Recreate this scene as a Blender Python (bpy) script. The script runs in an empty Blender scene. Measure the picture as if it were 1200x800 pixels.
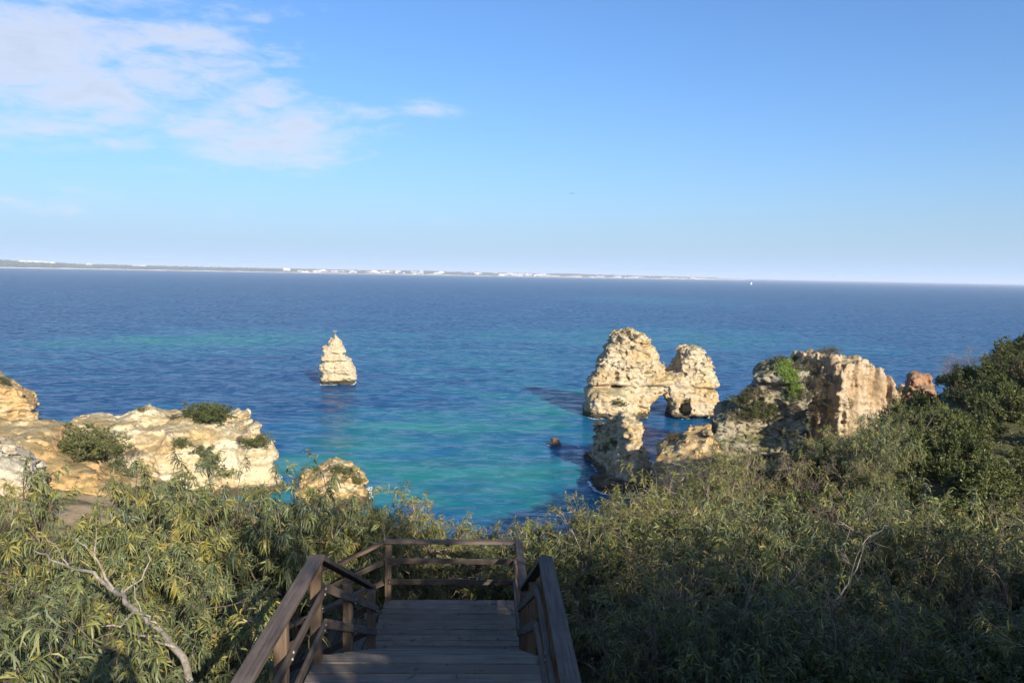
import bpy, math, random
import numpy as np
from mathutils import Vector, Matrix
from mathutils.bvhtree import BVHTree

SC = bpy.context.scene
COL = SC.collection
R_ = math.radians

# ------------------------------------------------------------------ camera
CAM_Z = 32.0
PITCH, ROLL, FPX = 4.85, 1.1, 933.0
cam_d = bpy.data.cameras.new('camera'); cam = bpy.data.objects.new('camera', cam_d); COL.objects.link(cam)
cam_d.sensor_width = 36.0; cam_d.lens = 36.0 * FPX / 1200.0
cam_d.clip_start = 0.05; cam_d.clip_end = 200000.0
CR = Matrix.Rotation(R_(90 - PITCH), 3, 'X') @ Matrix.Rotation(R_(ROLL), 3, 'Z')
cam.matrix_world = Matrix.Translation((0, 0, CAM_Z)) @ CR.to_4x4()
SC.camera = cam

# ------------------------------------------------------------------ sky, sun, exposure
SUN_AZ, SUN_EL = 153.0, 24.0            # azimuth clockwise from +Y (the view), elevation
HAZE = 6.5e-5
HORIZON = (3.0, 4.2, 5.7)
SKY_STRENGTH, SUN_STRENGTH, EXPOSURE = 0.105, 5.0, 0.93
world = bpy.data.worlds.new('World'); SC.world = world; world.use_nodes = True
SC.view_settings.view_transform = 'Standard'; SC.view_settings.look = 'None'
SC.view_settings.exposure = EXPOSURE; SC.view_settings.gamma = 1.0
sun_d = bpy.data.lights.new('sun', 'SUN'); sun = bpy.data.objects.new('sun', sun_d); COL.objects.link(sun)
sun_d.energy = SUN_STRENGTH; sun_d.angle = R_(0.5); sun_d.color = (1.0, 0.90, 0.74)
SUNV = Vector((math.sin(R_(SUN_AZ)) * math.cos(R_(SUN_EL)), math.cos(R_(SUN_AZ)) * math.cos(R_(SUN_EL)), math.sin(R_(SUN_EL))))
sun.rotation_euler = (-SUNV).to_track_quat('-Z', 'Y').to_euler()
SC.cycles.max_bounces = 6; SC.cycles.diffuse_bounces = 2; SC.cycles.glossy_bounces = 3
SC.cycles.transmission_bounces = 4; SC.cycles.volume_bounces = 0
SC.cycles.sample_clamp_indirect = 6.0

def ray(px, py):
    return CR @ Vector(((px - 600) / FPX, -(py - 400) / FPX, -1.0))
FRAME = [0.0]                            # heading (radians) of the local frame a rock is shaped in
def at(px, py, Y):                       # point of the sight line through a photo pixel, Y metres along the heading
    d = Matrix.Rotation(FRAME[0], 3, 'Z') @ ray(px, py); return Vector((0, 0, CAM_Z)) + d * (Y / d.y)
def aim(px, D):
    d = ray(px, 440); FRAME[0] = math.atan2(d.x, d.y); return D / math.cos(FRAME[0])
def sea(px, py):
    d = ray(px, py); return Vector((0, 0, CAM_Z)) + d * (-CAM_Z / d.z)

# ------------------------------------------------------------------ node helper
class NT:
    def __init__(s, tree): s.t = tree; s.t.nodes.clear()
    def n(s, typ, ins=None, **kw):
        nd = s.t.nodes.new(typ)
        for k, v in kw.items(): setattr(nd, k, v)
        for k, v in (ins or {}).items():
            sock = nd.inputs[k]
            if isinstance(v, bpy.types.NodeSocket): s.t.links.new(v, sock)
            elif isinstance(v, bpy.types.Node): s.t.links.new(v.outputs[0], sock)
            else: sock.default_value = v
        return nd
    def math(s, op, a, b=0.0, c=0.0, clamp=False):
        nd = s.t.nodes.new('ShaderNodeMath'); nd.operation = op; nd.use_clamp = clamp
        for i, v in enumerate((a, b, c)):
            if isinstance(v, bpy.types.NodeSocket): s.t.links.new(v, nd.inputs[i])
            elif isinstance(v, bpy.types.Node): s.t.links.new(v.outputs[0], nd.inputs[i])
            else: nd.inputs[i].default_value = v
        return nd.outputs[0]
    def vmath(s, op, a, b=(0, 0, 0)):
        nd = s.t.nodes.new('ShaderNodeVectorMath'); nd.operation = op
        for i, v in enumerate((a, b)):
            if isinstance(v, bpy.types.NodeSocket): s.t.links.new(v, nd.inputs[i])
            else: nd.inputs[i].default_value = v
        return nd
    def ramp(s, fac, stops, interp='LINEAR'):
        nd = s.t.nodes.new('ShaderNodeValToRGB'); s.t.links.new(fac, nd.inputs[0])
        cr = nd.color_ramp; cr.interpolation = interp
        while len(cr.elements) < len(stops): cr.elements.new(0.5)
        for e, (p, c) in zip(cr.elements, stops):
            e.position = p; e.color = (c[0], c[1], c[2], 1) if not isinstance(c, (int, float)) else (c, c, c, 1)
        return nd.outputs[0]
    def mix(s, fac, a, b, blend='MIX'):
        nd = s.t.nodes.new('ShaderNodeMix'); nd.data_type = 'RGBA'; nd.blend_type = blend
        for k, v in ((0, fac), (6, a), (7, b)):
            if isinstance(v, bpy.types.NodeSocket): s.t.links.new(v, nd.inputs[k])
            elif isinstance(v, (int, float)): nd.inputs[k].default_value = v
            else: nd.inputs[k].default_value = (v[0], v[1], v[2], 1)
        return nd.outputs[2]
    def noise(s, vec, scale, detail=4, rough=0.55, dist=0.0, col=False):
        nd = s.n('ShaderNodeTexNoise', {'Scale': scale, 'Detail': detail, 'Roughness': rough, 'Distortion': dist})
        s.t.links.new(vec, nd.inputs['Vector']); return nd.outputs[1 if col else 0]
    def smooth(s, v, lo, hi):
        nd = s.n('ShaderNodeMapRange', {'From Min': lo, 'From Max': hi}, interpolation_type='SMOOTHSTEP')
        s.t.links.new(v, nd.inputs[0]); return nd.outputs[0]
    def link(s, a, b): s.t.links.new(a, b)

def new_mat(name):
    m = bpy.data.materials.new(name); m.use_nodes = True
    return m, NT(m.node_tree)

# sky: Nishita with a torn cloud bank high on the left
w = NT(world.node_tree)
sky = w.n('ShaderNodeTexSky', sky_type='NISHITA', sun_disc=False, sun_elevation=R_(SUN_EL), sun_rotation=R_(SUN_AZ),
          air_density=1.0, dust_density=2.0, ozone_density=8.0, altitude=0.0)
tc = w.n('ShaderNodeTexCoord').outputs['Generated']
sep = w.n('ShaderNodeSeparateXYZ', {0: tc})
az = w.math('ARCTAN2', sep.outputs[0], sep.outputs[1])
el = w.math('ARCSINE', sep.outputs[2])
def az_el(px, py):
    d = ray(px, py).normalized(); return math.atan2(d.x, d.y), math.asin(d.z)
hz = w.math('EXPONENT', w.math('MULTIPLY', w.math('ABSOLUTE', el), -1.0 / R_(3.9)))
skyh = w.mix(w.math('MULTIPLY', hz, 0.96), sky.outputs[0], HORIZON)
cvec = w.n('ShaderNodeCombineXYZ', {0: az, 1: w.math('MULTIPLY', el, 3.2), 2: 0.37})
n_big = w.noise(cvec.outputs[0], 5.5, 7, 0.60, 0.5)
n_fine = w.noise(cvec.outputs[0], 19.0, 8, 0.66, 0.5)
mask = None
for (px, py, rx, ry, rot, amp) in [(60, 45, 150, 55, 8, 1.0), (215, 42, 85, 34, -4, .9), (-150, 20, 200, 80, 0, .9), (250, 135, 85, 32, 24, .85), (315, 165, 115, 30, 10, .95),
                                   (130, 170, 110, 15, 8, .62), (432, 134, 26, 9, 0, .66), (500, 124, 40, 16, -8, .55),
                                   (165, 95, 150, 48, 22, .95), (340, 182, 95, 20, 6, .7), (60, 235, 420, 45, 2, .38), (118, 118, 30, 12, 0, .35)]:
    a0, e0 = az_el(px, py); c_, s_ = math.cos(R_(-rot)), math.sin(R_(-rot))
    da = w.math('SUBTRACT', az, a0); de = w.math('SUBTRACT', el, e0)
    u = w.math('MULTIPLY', w.math('ADD', w.math('MULTIPLY', da, c_), w.math('MULTIPLY', de, -s_)), FPX / rx)
    v = w.math('MULTIPLY', w.math('ADD', w.math('MULTIPLY', da, s_), w.math('MULTIPLY', de, c_)), FPX / ry)
    g = w.math('MULTIPLY', w.math('EXPONENT', w.math('MULTIPLY', w.math('ADD', w.math('MULTIPLY', u, u), w.math('MULTIPLY', v, v)), -0.75)), amp)
    mask = g if mask is None else w.math('MAXIMUM', mask, g)
dens = w.math('ADD', mask, w.math('ADD', w.math('MULTIPLY', w.math('SUBTRACT', n_big, 0.5), 1.7), w.math('MULTIPLY', w.math('SUBTRACT', n_fine, 0.5), 1.25)))
cl = w.math('MULTIPLY', w.smooth(dens, 0.26, 1.05), w.smooth(mask, 0.05, 0.3))
cl = w.math('MULTIPLY', cl, 0.8)
ccol = w.ramp(w.math('ADD', w.math('MULTIPLY', dens, 0.55), w.math('MULTIPLY', n_fine, 0.3)), [(0.25, (3.9, 4.35, 5.0)), (0.62, (3.75, 4.0, 4.6)), (1.0, (3.1, 3.4, 4.05))])
skyc = w.mix(cl, skyh, ccol)
bg = w.n('ShaderNodeBackground', {'Color': skyc, 'Strength': SKY_STRENGTH})
w.n('ShaderNodeOutputWorld', {'Surface': bg})

# ------------------------------------------------------------------ numpy noise
_TAB = np.random.default_rng(3).random(64 ** 3).astype(np.float32) * 2 - 1
def vnoise(P, seed=0):
    fl = np.floor(P); f = (P - fl).astype(np.float32); f = f * f * (3 - 2 * f); i = fl.astype(np.int32)
    o = np.array([(seed * 17) & 63, (seed * 29) & 63, (seed * 41) & 63], np.int32)
    x0 = (i[:, 0] + o[0]) & 63; y0 = (i[:, 1] + o[1]) & 63; z0 = (i[:, 2] + o[2]) & 63
    x1 = ((x0 + 1) & 63) << 12; y1 = ((y0 + 1) & 63) << 6; z1 = (z0 + 1) & 63; x0 = x0 << 12; y0 = y0 << 6
    fx, fy, fz = f[:, 0], f[:, 1], f[:, 2]
    def e(x, y):
        a = _TAB[x + y + z0]; return a + (_TAB[x + y + z1] - a) * fz
    a = e(x0, y0); a += (e(x0, y1) - a) * fy
    b = e(x1, y0); b += (e(x1, y1) - b) * fy
    return a + (b - a) * fx
def fbm(P, scale, octs=3, seed=0, gain=0.5):
    P = np.asarray(P, float) / scale; r = 0; a = 1.0
    for o in range(octs):
        r = r + a * vnoise(P * (2.03 ** o) + 17.3 * o, seed + o); a *= gain
    return r

# ------------------------------------------------------------------ mesh helpers
def mesh_np(name, V, groups, smooth=False, attr=None):
    """V (n,3); groups: list of (k, n) int arrays of equal sized faces"""
    me = bpy.data.meshes.new(name)
    V = np.asarray(V, np.float32); me.vertices.add(len(V)); me.vertices.foreach_set('co', V.ravel())
    groups = [np.asarray(g, np.int32) for g in groups if len(g)]
    loops = np.concatenate([g.ravel() for g in groups]); tot = np.concatenate([np.full(len(g), g.shape[1], np.int32) for g in groups])
    start = np.concatenate([[0], np.cumsum(tot)[:-1]]).astype(np.int32)
    me.loops.add(len(loops)); me.loops.foreach_set('vertex_index', loops)
    me.polygons.add(len(tot)); me.polygons.foreach_set('loop_start', start); me.polygons.foreach_set('loop_total', tot)
    me.polygons.foreach_set('use_smooth', np.full(len(tot), smooth))
    if attr is not None:
        a = me.attributes.new('tint', 'FLOAT', 'POINT'); a.data.foreach_set('value', np.asarray(attr, np.float32))
    me.update(calc_edges=True); me.validate()
    return me
def obj(name, me, mats=None, parent=None, loc=None, rot=None):
    o = bpy.data.objects.new(name, me); COL.objects.link(o)
    if mats is not None and me is not None and not me.materials:
        for m in (mats if isinstance(mats, (list, tuple)) else [mats]): me.materials.append(m)
    if parent is not None: o.parent = parent
    if loc is not None: o.location = loc
    if rot is not None: o.rotation_euler = rot
    return o
def tag(o, label=None, cat=None, group=None, kind=None):
    for k, v in (('label', label), ('category', cat), ('group', group), ('kind', kind)):
        if v: o[k] = v
    return o
def empty(name, loc=(0, 0, 0), rz=0.0):
    o = bpy.data.objects.new(name, None); COL.objects.link(o); o.empty_display_size = 0.2
    o.location = loc; o.rotation_euler = (0, 0, rz); return o
def box_vf(sx, sy, sz, bev=0.0):
    """box centred on the origin with chamfered long edges (octagonal section along x)"""
    b = min(bev, sy * .4, sz * .4)
    if b <= 0:
        prof = [(-sy / 2, -sz / 2), (sy / 2, -sz / 2), (sy / 2, sz / 2), (-sy / 2, sz / 2)]
    else:
        y, z = sy / 2, sz / 2
        prof = [(-y + b, -z), (y - b, -z), (y, -z + b), (y, z - b), (y - b, z), (-y + b, z), (-y, z - b), (-y, -z + b)]
    k = len(prof)
    V = [(-sx / 2, p[0], p[1]) for p in prof] + [(sx / 2, p[0], p[1]) for p in prof]
    F = [(i, (i + 1) % k, k + (i + 1) % k, k + i) for i in range(k)]
    return V, F, [tuple(range(k))[::-1], tuple(range(k, 2 * k))]
def beam_mesh(name, sx, sy, sz, bev=0.006):
    V, F, E = box_vf(sx, sy, sz, bev)
    return mesh_np(name, V, [[f[::-1] for f in F], [e[::-1] for e in E]])
def beam_between(name, a, b, wid, hgt, mat, parent, roll=0.0, bev=0.006, over=0.0):
    """a straight timber from a to b (parent space), wid across, hgt tall"""
    a, b = Vector(a), Vector(b); d = b - a; L = d.length + over
    o = obj(name, beam_mesh(name, L, wid, hgt, bev), mat, parent)
    x = d.normalized(); z = Vector((0, 0, 1))
    if abs(x.z) > .95: z = Vector((0, 1, 0))
    y = z.cross(x).normalized(); z = x.cross(y)
    M = Matrix((x, y, z)).transposed().to_4x4(); M.translation = (a + b) / 2
    o.matrix_local = M @ Matrix.Rotation(roll, 4, 'X'); return o

# ------------------------------------------------------------------ materials
def mat_rock(name, pale, ochre, grey, ochre_bias=0.0, moss=0.0, flute=False, wet=True):
    m, t = new_mat(name)
    P = t.n('ShaderNodeNewGeometry').outputs['Position']; sp = t.n('ShaderNodeSeparateXYZ', {0: P})
    strat = t.n('ShaderNodeMapping', {'Vector': P, 'Scale': (0.10, 0.10, 1.1)}).outputs[0]
    if flute: strat = t.n('ShaderNodeMapping', {'Vector': P, 'Scale': (1.6, 0.8, 0.12)}).outputs[0]
    n1 = t.noise(strat, 0.55, 5, 0.6, 0.6); n2 = t.noise(P, 0.16, 4, 0.55); n3 = t.noise(P, 1.3, 6, 0.7); n4 = t.noise(P, 4.5, 5, 0.65)
    f = t.math('ADD', t.math('MULTIPLY', n1, 0.7), t.math('ADD', t.math('MULTIPLY', n2, 0.55), ochre_bias - 0.12))
    c = t.mix(t.smooth(f, 0.40, 0.68), pale, ochre)
    c = t.mix(t.math('MULTIPLY', t.smooth(n3, 0.52, 0.72), 0.55), c, tuple(x * 0.55 for x in ochre))
    pit = t.n('ShaderNodeTexVoronoi', {'Vector': P, 'Scale': 1.1, 'Randomness': 1.0}).outputs[0]
    c = t.mix(t.math('MULTIPLY', t.smooth(pit, 0.22, 0.06), t.smooth(n2, 0.42, 0.55)), c, grey)
    lich = t.math('MULTIPLY', t.smooth(t.math('ADD', t.math('MULTIPLY', n4, 0.45), t.math('MULTIPLY', n3, 0.6)), 0.535, 0.66), 0.8)
    c = t.mix(lich, c, grey)
    stk = t.noise(t.n('ShaderNodeMapping', {'Vector': P, 'Scale': (1.5, 1.5, .16)}).outputs[0], 1.0, 4, 0.6, 0.4)
    c = t.mix(t.math('MULTIPLY', t.math('MULTIPLY', t.smooth(stk, 0.55, 0.72), t.smooth(n2, 0.40, 0.60)), 0.65), c, tuple(x * .62 for x in ochre))
    c = t.mix(t.math('MULTIPLY', t.smooth(t.noise(P, 0.42, 5, 0.6), 0.50, 0.66), 0.45), c, tuple(x * .95 for x in ochre))
    if moss > 0:
        nz = t.n('ShaderNodeSeparateXYZ', {0: t.n('ShaderNodeNewGeometry').outputs['Normal']}).outputs[2]
        mf = t.math('MULTIPLY', t.smooth(t.math('ADD', t.math('MULTIPLY', nz, 0.6), t.math('MULTIPLY', n3, 0.9)), 0.72, 0.95), moss)
        c = t.mix(mf, c, (0.085, 0.085, 0.035))
    if wet:
        wz = t.math('ADD', sp.outputs[2], t.math('MULTIPLY', n3, -1.6))
        c = t.mix(t.smooth(wz, 0.9, 0.1), c, (0.055, 0.045, 0.028))
    bs = t.math('ADD', t.math('MULTIPLY', n3, 0.7), t.math('ADD', t.math('MULTIPLY', n4, 0.35), t.math('MULTIPLY', n1, 0.6)))
    bs = t.math('SUBTRACT', bs, t.math('MULTIPLY', t.smooth(pit, 0.3, 0.05), 0.4))
    bp = t.n('ShaderNodeBump', {'Height': bs, 'Strength': 0.65, 'Distance': 0.35})
    p = t.n('ShaderNodeBsdfPrincipled', {'Base Color': c, 'Roughness': 0.92, 'Normal': bp, 'Specular IOR Level': 0.2})
    t.n('ShaderNodeOutputMaterial', {0: p}); return m
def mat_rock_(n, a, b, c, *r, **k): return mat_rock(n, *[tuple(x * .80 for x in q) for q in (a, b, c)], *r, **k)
PALE, OCHRE, GREY = (0.56, 0.48, 0.35), (0.47, 0.31, 0.14), (0.17, 0.145, 0.10)
M_lime = mat_rock_('limestone', (0.50, 0.42, 0.295), (0.47, 0.325, 0.15), (0.15, 0.125, 0.08), 0.0, 0.5)
M_stack = mat_rock_('stack_limestone', (0.50, 0.42, 0.29), (0.50, 0.355, 0.175), (0.28, 0.22, 0.14), -0.06, 0.0)
M_ochre = mat_rock_('ochre_cliff', (0.57, 0.46, 0.30), (0.50, 0.315, 0.135), (0.22, 0.155, 0.085), 0.10, 0.55)
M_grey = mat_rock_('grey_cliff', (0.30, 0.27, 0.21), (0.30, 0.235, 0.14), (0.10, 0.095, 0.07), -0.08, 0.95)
M_flute = mat_rock_('fluted_cliff', (0.52, 0.425, 0.30), (0.43, 0.30, 0.175), (0.19, 0.125, 0.075), 0.05, 0.5, flute=True)
M_red = mat_rock_('red_cliff', (0.36, 0.22, 0.14), (0.32, 0.16, 0.085), (0.14, 0.085, 0.06), 0.1, 0.3)

def mat_leaf(name, stops, rough=0.5, trans=0.18):
    m, t = new_mat(name)
    a = t.n('ShaderNodeAttribute', attribute_name='tint').outputs['Fac']
    r = t.n('ShaderNodeObjectInfo').outputs['Random']
    f = t.math('ADD', a, t.math('MULTIPLY', t.math('SUBTRACT', r, 0.5), 0.34), clamp=True)
    c = t.ramp(f, stops)
    p = t.n('ShaderNodeBsdfPrincipled', {'Base Color': c, 'Roughness': rough, 'Specular IOR Level': 0.35})
    tr = t.n('ShaderNodeBsdfTranslucent', {'Color': t.mix(0.5, c, (0.16, 0.17, 0.03))})
    mx = t.n('ShaderNodeMixShader', {0: trans, 1: p, 2: tr})
    t.n('ShaderNodeOutputMaterial', {0: mx}); return m
M_acacia = mat_leaf('acacia_leaves', [(0.0, (0.045, 0.06, 0.034)), (0.35, (0.098, 0.122, 0.06)), (0.62, (0.15, 0.16, 0.055)), (0.82, (0.24, 0.215, 0.04)), (1.0, (0.24, 0.17, 0.075))])
M_yellow = mat_leaf('yellowing_leaves', [(0.0, (0.05, 0.062, 0.022)), (0.35, (0.105, 0.12, 0.036)), (0.62, (0.185, 0.18, 0.048)), (0.82, (0.21, 0.17, 0.065)), (1.0, (0.27, 0.19, 0.10))])
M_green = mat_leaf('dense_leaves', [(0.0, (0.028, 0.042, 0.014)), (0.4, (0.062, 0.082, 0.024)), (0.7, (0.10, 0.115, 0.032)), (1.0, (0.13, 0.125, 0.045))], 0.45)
M_heath = mat_leaf('heath_leaves', [(0.0, (0.045, 0.04, 0.022)), (0.45, (0.08, 0.072, 0.036)), (0.75, (0.115, 0.10, 0.05)), (1.0, (0.17, 0.125, 0.065))], 0.7, 0.1)
M_grass = mat_leaf('bright_grass', [(0.0, (0.09, 0.16, 0.025)), (0.6, (0.15, 0.24, 0.035)), (1.0, (0.22, 0.26, 0.06))], 0.5, 0.3)

def mat_bark(name, c0, c1):
    m, t = new_mat(name)
    O = t.n('ShaderNodeTexCoord').outputs['Object']
    n1 = t.noise(O, 9, 5, 0.65); n2 = t.noise(t.n('ShaderNodeMapping', {'Vector': O, 'Scale': (30, 30, 6)}).outputs[0], 1.0, 4, 0.6)
    c = t.mix(t.smooth(t.math('ADD', t.math('MULTIPLY', n1, .6), t.math('MULTIPLY', n2, .4)), 0.35, 0.65), c0, c1)
    bp = t.n('ShaderNodeBump', {'Height': n2, 'Strength': 0.5, 'Distance': 0.01})
    p = t.n('ShaderNodeBsdfPrincipled', {'Base Color': c, 'Roughness': 0.9, 'Normal': bp, 'Specular IOR Level': 0.2})
    t.n('ShaderNodeOutputMaterial', {0: p}); return m
M_bark = mat_bark('brown_bark', (0.07, 0.055, 0.04), (0.16, 0.13, 0.095))
M_dead = mat_bark('bleached_dead_wood', (0.13, 0.11, 0.085), (0.30, 0.265, 0.22))
M_twig = mat_bark('grey_brown_twigs', (0.12, 0.095, 0.07), (0.27, 0.215, 0.165))

def mat_wood(name, dark, light, warm):
    m, t = new_mat(name)
    O = t.n('ShaderNodeTexCoord').outputs['Object']
    rnd = t.n('ShaderNodeObjectInfo').outputs['Random']
    off = t.n('ShaderNodeCombineXYZ', {0: t.math('MULTIPLY', rnd, 37.0), 1: t.math('MULTIPLY', rnd, 11.0), 2: 0.0}).outputs[0]
    P = t.vmath('ADD', O, off).outputs[0]
    g = t.noise(t.n('ShaderNodeMapping', {'Vector': P, 'Scale': (1.6, 38, 38)}).outputs[0], 1.0, 5, 0.65, 0.3)
    b = t.noise(P, 2.3, 4, 0.6); fine = t.noise(t.n('ShaderNodeMapping', {'Vector': P, 'Scale': (6, 150, 150)}).outputs[0], 1.0, 3, 0.6)
    c = t.mix(t.smooth(t.math('ADD', t.math('MULTIPLY', g, .6), t.math('MULTIPLY', b, .4)), 0.34, 0.66), dark, light)
    c = t.mix(t.math('MULTIPLY', t.smooth(t.noise(P, 0.9, 3, 0.5), 0.48, 0.72), 0.7), c, warm)
    c = t.mix(t.math('MULTIPLY', rnd, 0.60), c, tuple(x * .8 for x in dark))
    c = t.mix(t.math('MULTIPLY', t.smooth(g, 0.42, 0.30), 0.6), c, tuple(x * .45 for x in dark))
    bp = t.n('ShaderNodeBump', {'Height': t.math('ADD', g, t.math('MULTIPLY', fine, .4)), 'Strength': 0.55, 'Distance': 0.006})
    p = t.n('ShaderNodeBsdfPrincipled', {'Base Color': c, 'Roughness': 0.72, 'Normal': bp, 'Specular IOR Level': 0.35})
    t.n('ShaderNodeOutputMaterial', {0: p}); return m
M_deck = mat_wood('weathered_deck_boards', (0.095, 0.077, 0.058), (0.215, 0.178, 0.135), (0.20, 0.145, 0.09))
M_rail = mat_wood('dark_rail_timber', (0.050, 0.036, 0.027), (0.13, 0.10, 0.078), (0.145, 0.09, 0.055))
M_post = mat_wood('brown_post_timber', (0.075, 0.05, 0.033), (0.19, 0.13, 0.085), (0.22, 0.13, 0.065))
def mat_plain(name, col, rough=0.6, metal=0.0):
    m, t = new_mat(name)
    n1 = t.noise(t.n('ShaderNodeTexCoord').outputs['Object'], 6, 4, 0.6)
    c = t.mix(n1, tuple(x * .8 for x in col), tuple(min(1, x * 1.15) for x in col))
    p = t.n('ShaderNodeBsdfPrincipled', {'Base Color': c, 'Roughness': rough, 'Metallic': metal})
    t.n('ShaderNodeOutputMaterial', {0: p}); return m
M_bolt = mat_plain('bolt_steel', (0.22, 0.20, 0.18), 0.6, 0.3)

# ------------------------------------------------------------------ terrain: a smooth surface through surveyed ground points
CTRL = [  # x, y, height relative to the camera
    (0, -40, 3), (-20, -30, -1), (20, -30, 4), (40, -20, 4), (-40, -20, -5),
    (0, -6, -0.8), (0, -2, -1.9), (0, 1, -2.6), (0, 5, -4.75), (0, 8.2, -5.0), (-1, 12.2, -6.9), (-1, 14.5, -7.2), (-1, 17, -7.6), (-1, 22, -9.8), (0, 30, -16), (0, 45, -25), (0, 60, -31), (0, 80, -36),
    (6, -4, -1.2), (13, -4, -1.0), (5, 2, -3.4), (12, 2, -2.4), (22, 2, -1.0), (4, 6, -5.1), (9, 7, -5.1), (4, 11, -6.3), (9, 12, -6.2), (16, 10, -5.4),
    (4, 16, -7.4), (8, 17, -7.2), (13, 17, -6.7), (20, 17, -6.2), (30, 15, -4.0), (4, 20, -8.0), (7, 24, -8.0), (10.5, 28, -7.7), (14, 31, -7.3), (18, 35, -6.7), (25, 44, -6.0), (33, 51, -4.6), (40, 56, -3.0),
    (23, 27, -6.9), (32, 32, -5.4), (20, 26, -7.2),
    (4, 30, -15), (8, 38, -18), (14, 46, -17), (20, 54, -17), (28, 64, -17), (40, 72, -13), (12, 60, -24), (24, 80, -25), (38, 90, -23), (60, 92, -15), (14, 80, -31), (30, 105, -27), (50, 115, -27), (40, 135, -36), (70, 140, -34), (0, 110, -40), (90, 90, -2), (90, 140, -36),
    (-4, -3, -2.0), (-5, 3, -4.4), (-4, 8, -5.7), (-8, 8, -5.4), (-14, 8, -5.2), (-5, 14, -7.4), (-9, 14, -6.9), (-14, 15, -6.5), (-20, 15, -6.2), (-30, 15, -6.0),
    (-5, 18, -8.3), (-9, 19, -8.6), (-14, 21, -7.2), (-19, 24, -7.0), (-28, 28, -7.5), (-7, 24, -11.5), (-12, 27, -12.0), (-20, 32, -11.5), (-30, 38, -12), (-8, 34, -15.5), (-14, 38, -15), (-20, 42, -14.5), (-30, 48, -14.5), (-10, 48, -21), (-20, 55, -19), (-35, 60, -17), (-12, 62, -27), (-25, 75, -24), (-40, 80, -21), (-55, 70, -17), (-14, 85, -36), (-32, 100, -34), (-60, 100, -30), (-60, 140, -40), (-90, 120, -40), (-90, 60, -14), (-90, 0, -6), (90, 0, 2), (90, 40, 0), (-50, 20, -6.5)]
_c = np.array(CTRL, float); _X = _c[:, :2]; _Z = _c[:, 2]
def _tps(d2): return 0.5 * d2 * np.log(d2 + 1e-9)
_A = _tps(((_X[:, None] - _X[None]) ** 2).sum(-1)) + np.eye(len(_X)) * 0.6
_Pm = np.c_[np.ones(len(_X)), _X]
_S = np.linalg.solve(np.block([[_A, _Pm], [_Pm.T, np.zeros((3, 3))]]), np.r_[_Z, np.zeros(3)])
def ground(x, y):
    x = np.atleast_1d(np.asarray(x, float)); y = np.atleast_1d(np.asarray(y, float)); q = np.c_[x, y]
    out = np.empty(len(q))
    for i in range(0, len(q), 20000):
        s = q[i:i + 20000]; d2 = ((s[:, None] - _X[None]) ** 2).sum(-1)
        out[i:i + 20000] = _tps(d2) @ _S[:len(_X)] + _S[len(_X)] + s @ _S[len(_X) + 1:]
    far = np.clip((np.hypot(q[:, 0], q[:, 1]) - 30) / 60, 0.15, 1)
    out += far * fbm(np.c_[q, np.zeros(len(q))], 9.0, 4, 5) * 0.9
    # the ground is cut away under the stairway
    cor = np.clip((np.abs(q[:, 0] + 0.7) - 1.4) / 1.0, 0, 1)
    return np.maximum(out, -44) + CAM_Z - (1 - cor) * 0.25 * ((q[:, 1] > -3) & (q[:, 1] < 16))
xs = np.arange(-92, 92.1, 1.0); ys = np.arange(-38, 140.1, 1.0)
gx, gy = np.meshgrid(xs, ys, indexing='ij'); gz = ground(gx.ravel(), gy.ravel())
nx, ny = len(xs), len(ys); ii = np.arange(nx * ny).reshape(nx, ny)
quads = np.stack([ii[:-1, :-1], ii[1:, :-1], ii[1:, 1:], ii[:-1, 1:]], -1).reshape(-1, 4)
m, t = new_mat('soil_and_ochre_slope')
P = t.n('ShaderNodeNewGeometry').outputs['Position']; sp = t.n('ShaderNodeSeparateXYZ', {0: P})
n1 = t.noise(P, 0.22, 5, 0.6); n2 = t.noise(P, 2.2, 6, 0.65); n3 = t.noise(P, 14, 4, 0.6)
soil = t.mix(n2, (0.075, 0.055, 0.034), (0.16, 0.12, 0.07)); och = t.mix(t.smooth(n2, .35, .65), (0.40, 0.255, 0.115), (0.52, 0.40, 0.24))
grn = t.mix(n3, (0.045, 0.05, 0.02), (0.11, 0.105, 0.045))
left = t.math('MULTIPLY', t.smooth(sp.outputs[0], -2.0, -7.0), t.smooth(t.math('ADD', sp.outputs[1], t.math('MULTIPLY', n1, 6.0)), 36.0, 40.0))
c = t.mix(left, t.mix(t.smooth(n1, .40, .58), soil, grn), och)
c = t.mix(t.math('MULTIPLY', t.smooth(t.math('ADD', n1, t.math('MULTIPLY', n2, .35)), .70, .80), 0.8), c, grn)
bp = t.n('ShaderNodeBump', {'Height': t.math('ADD', n2, t.math('MULTIPLY', n3, .3)), 'Strength': 0.8, 'Distance': 0.25})
t.n('ShaderNodeOutputMaterial', {0: t.n('ShaderNodeBsdfPrincipled', {'Base Color': c, 'Roughness': 0.95, 'Normal': bp, 'Specular IOR Level': 0.15})})
terrain = obj('terrain', mesh_np('terrain', np.c_[gx.ravel(), gy.ravel(), gz], [quads], True), m)
tag(terrain, kind='structure')

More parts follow.
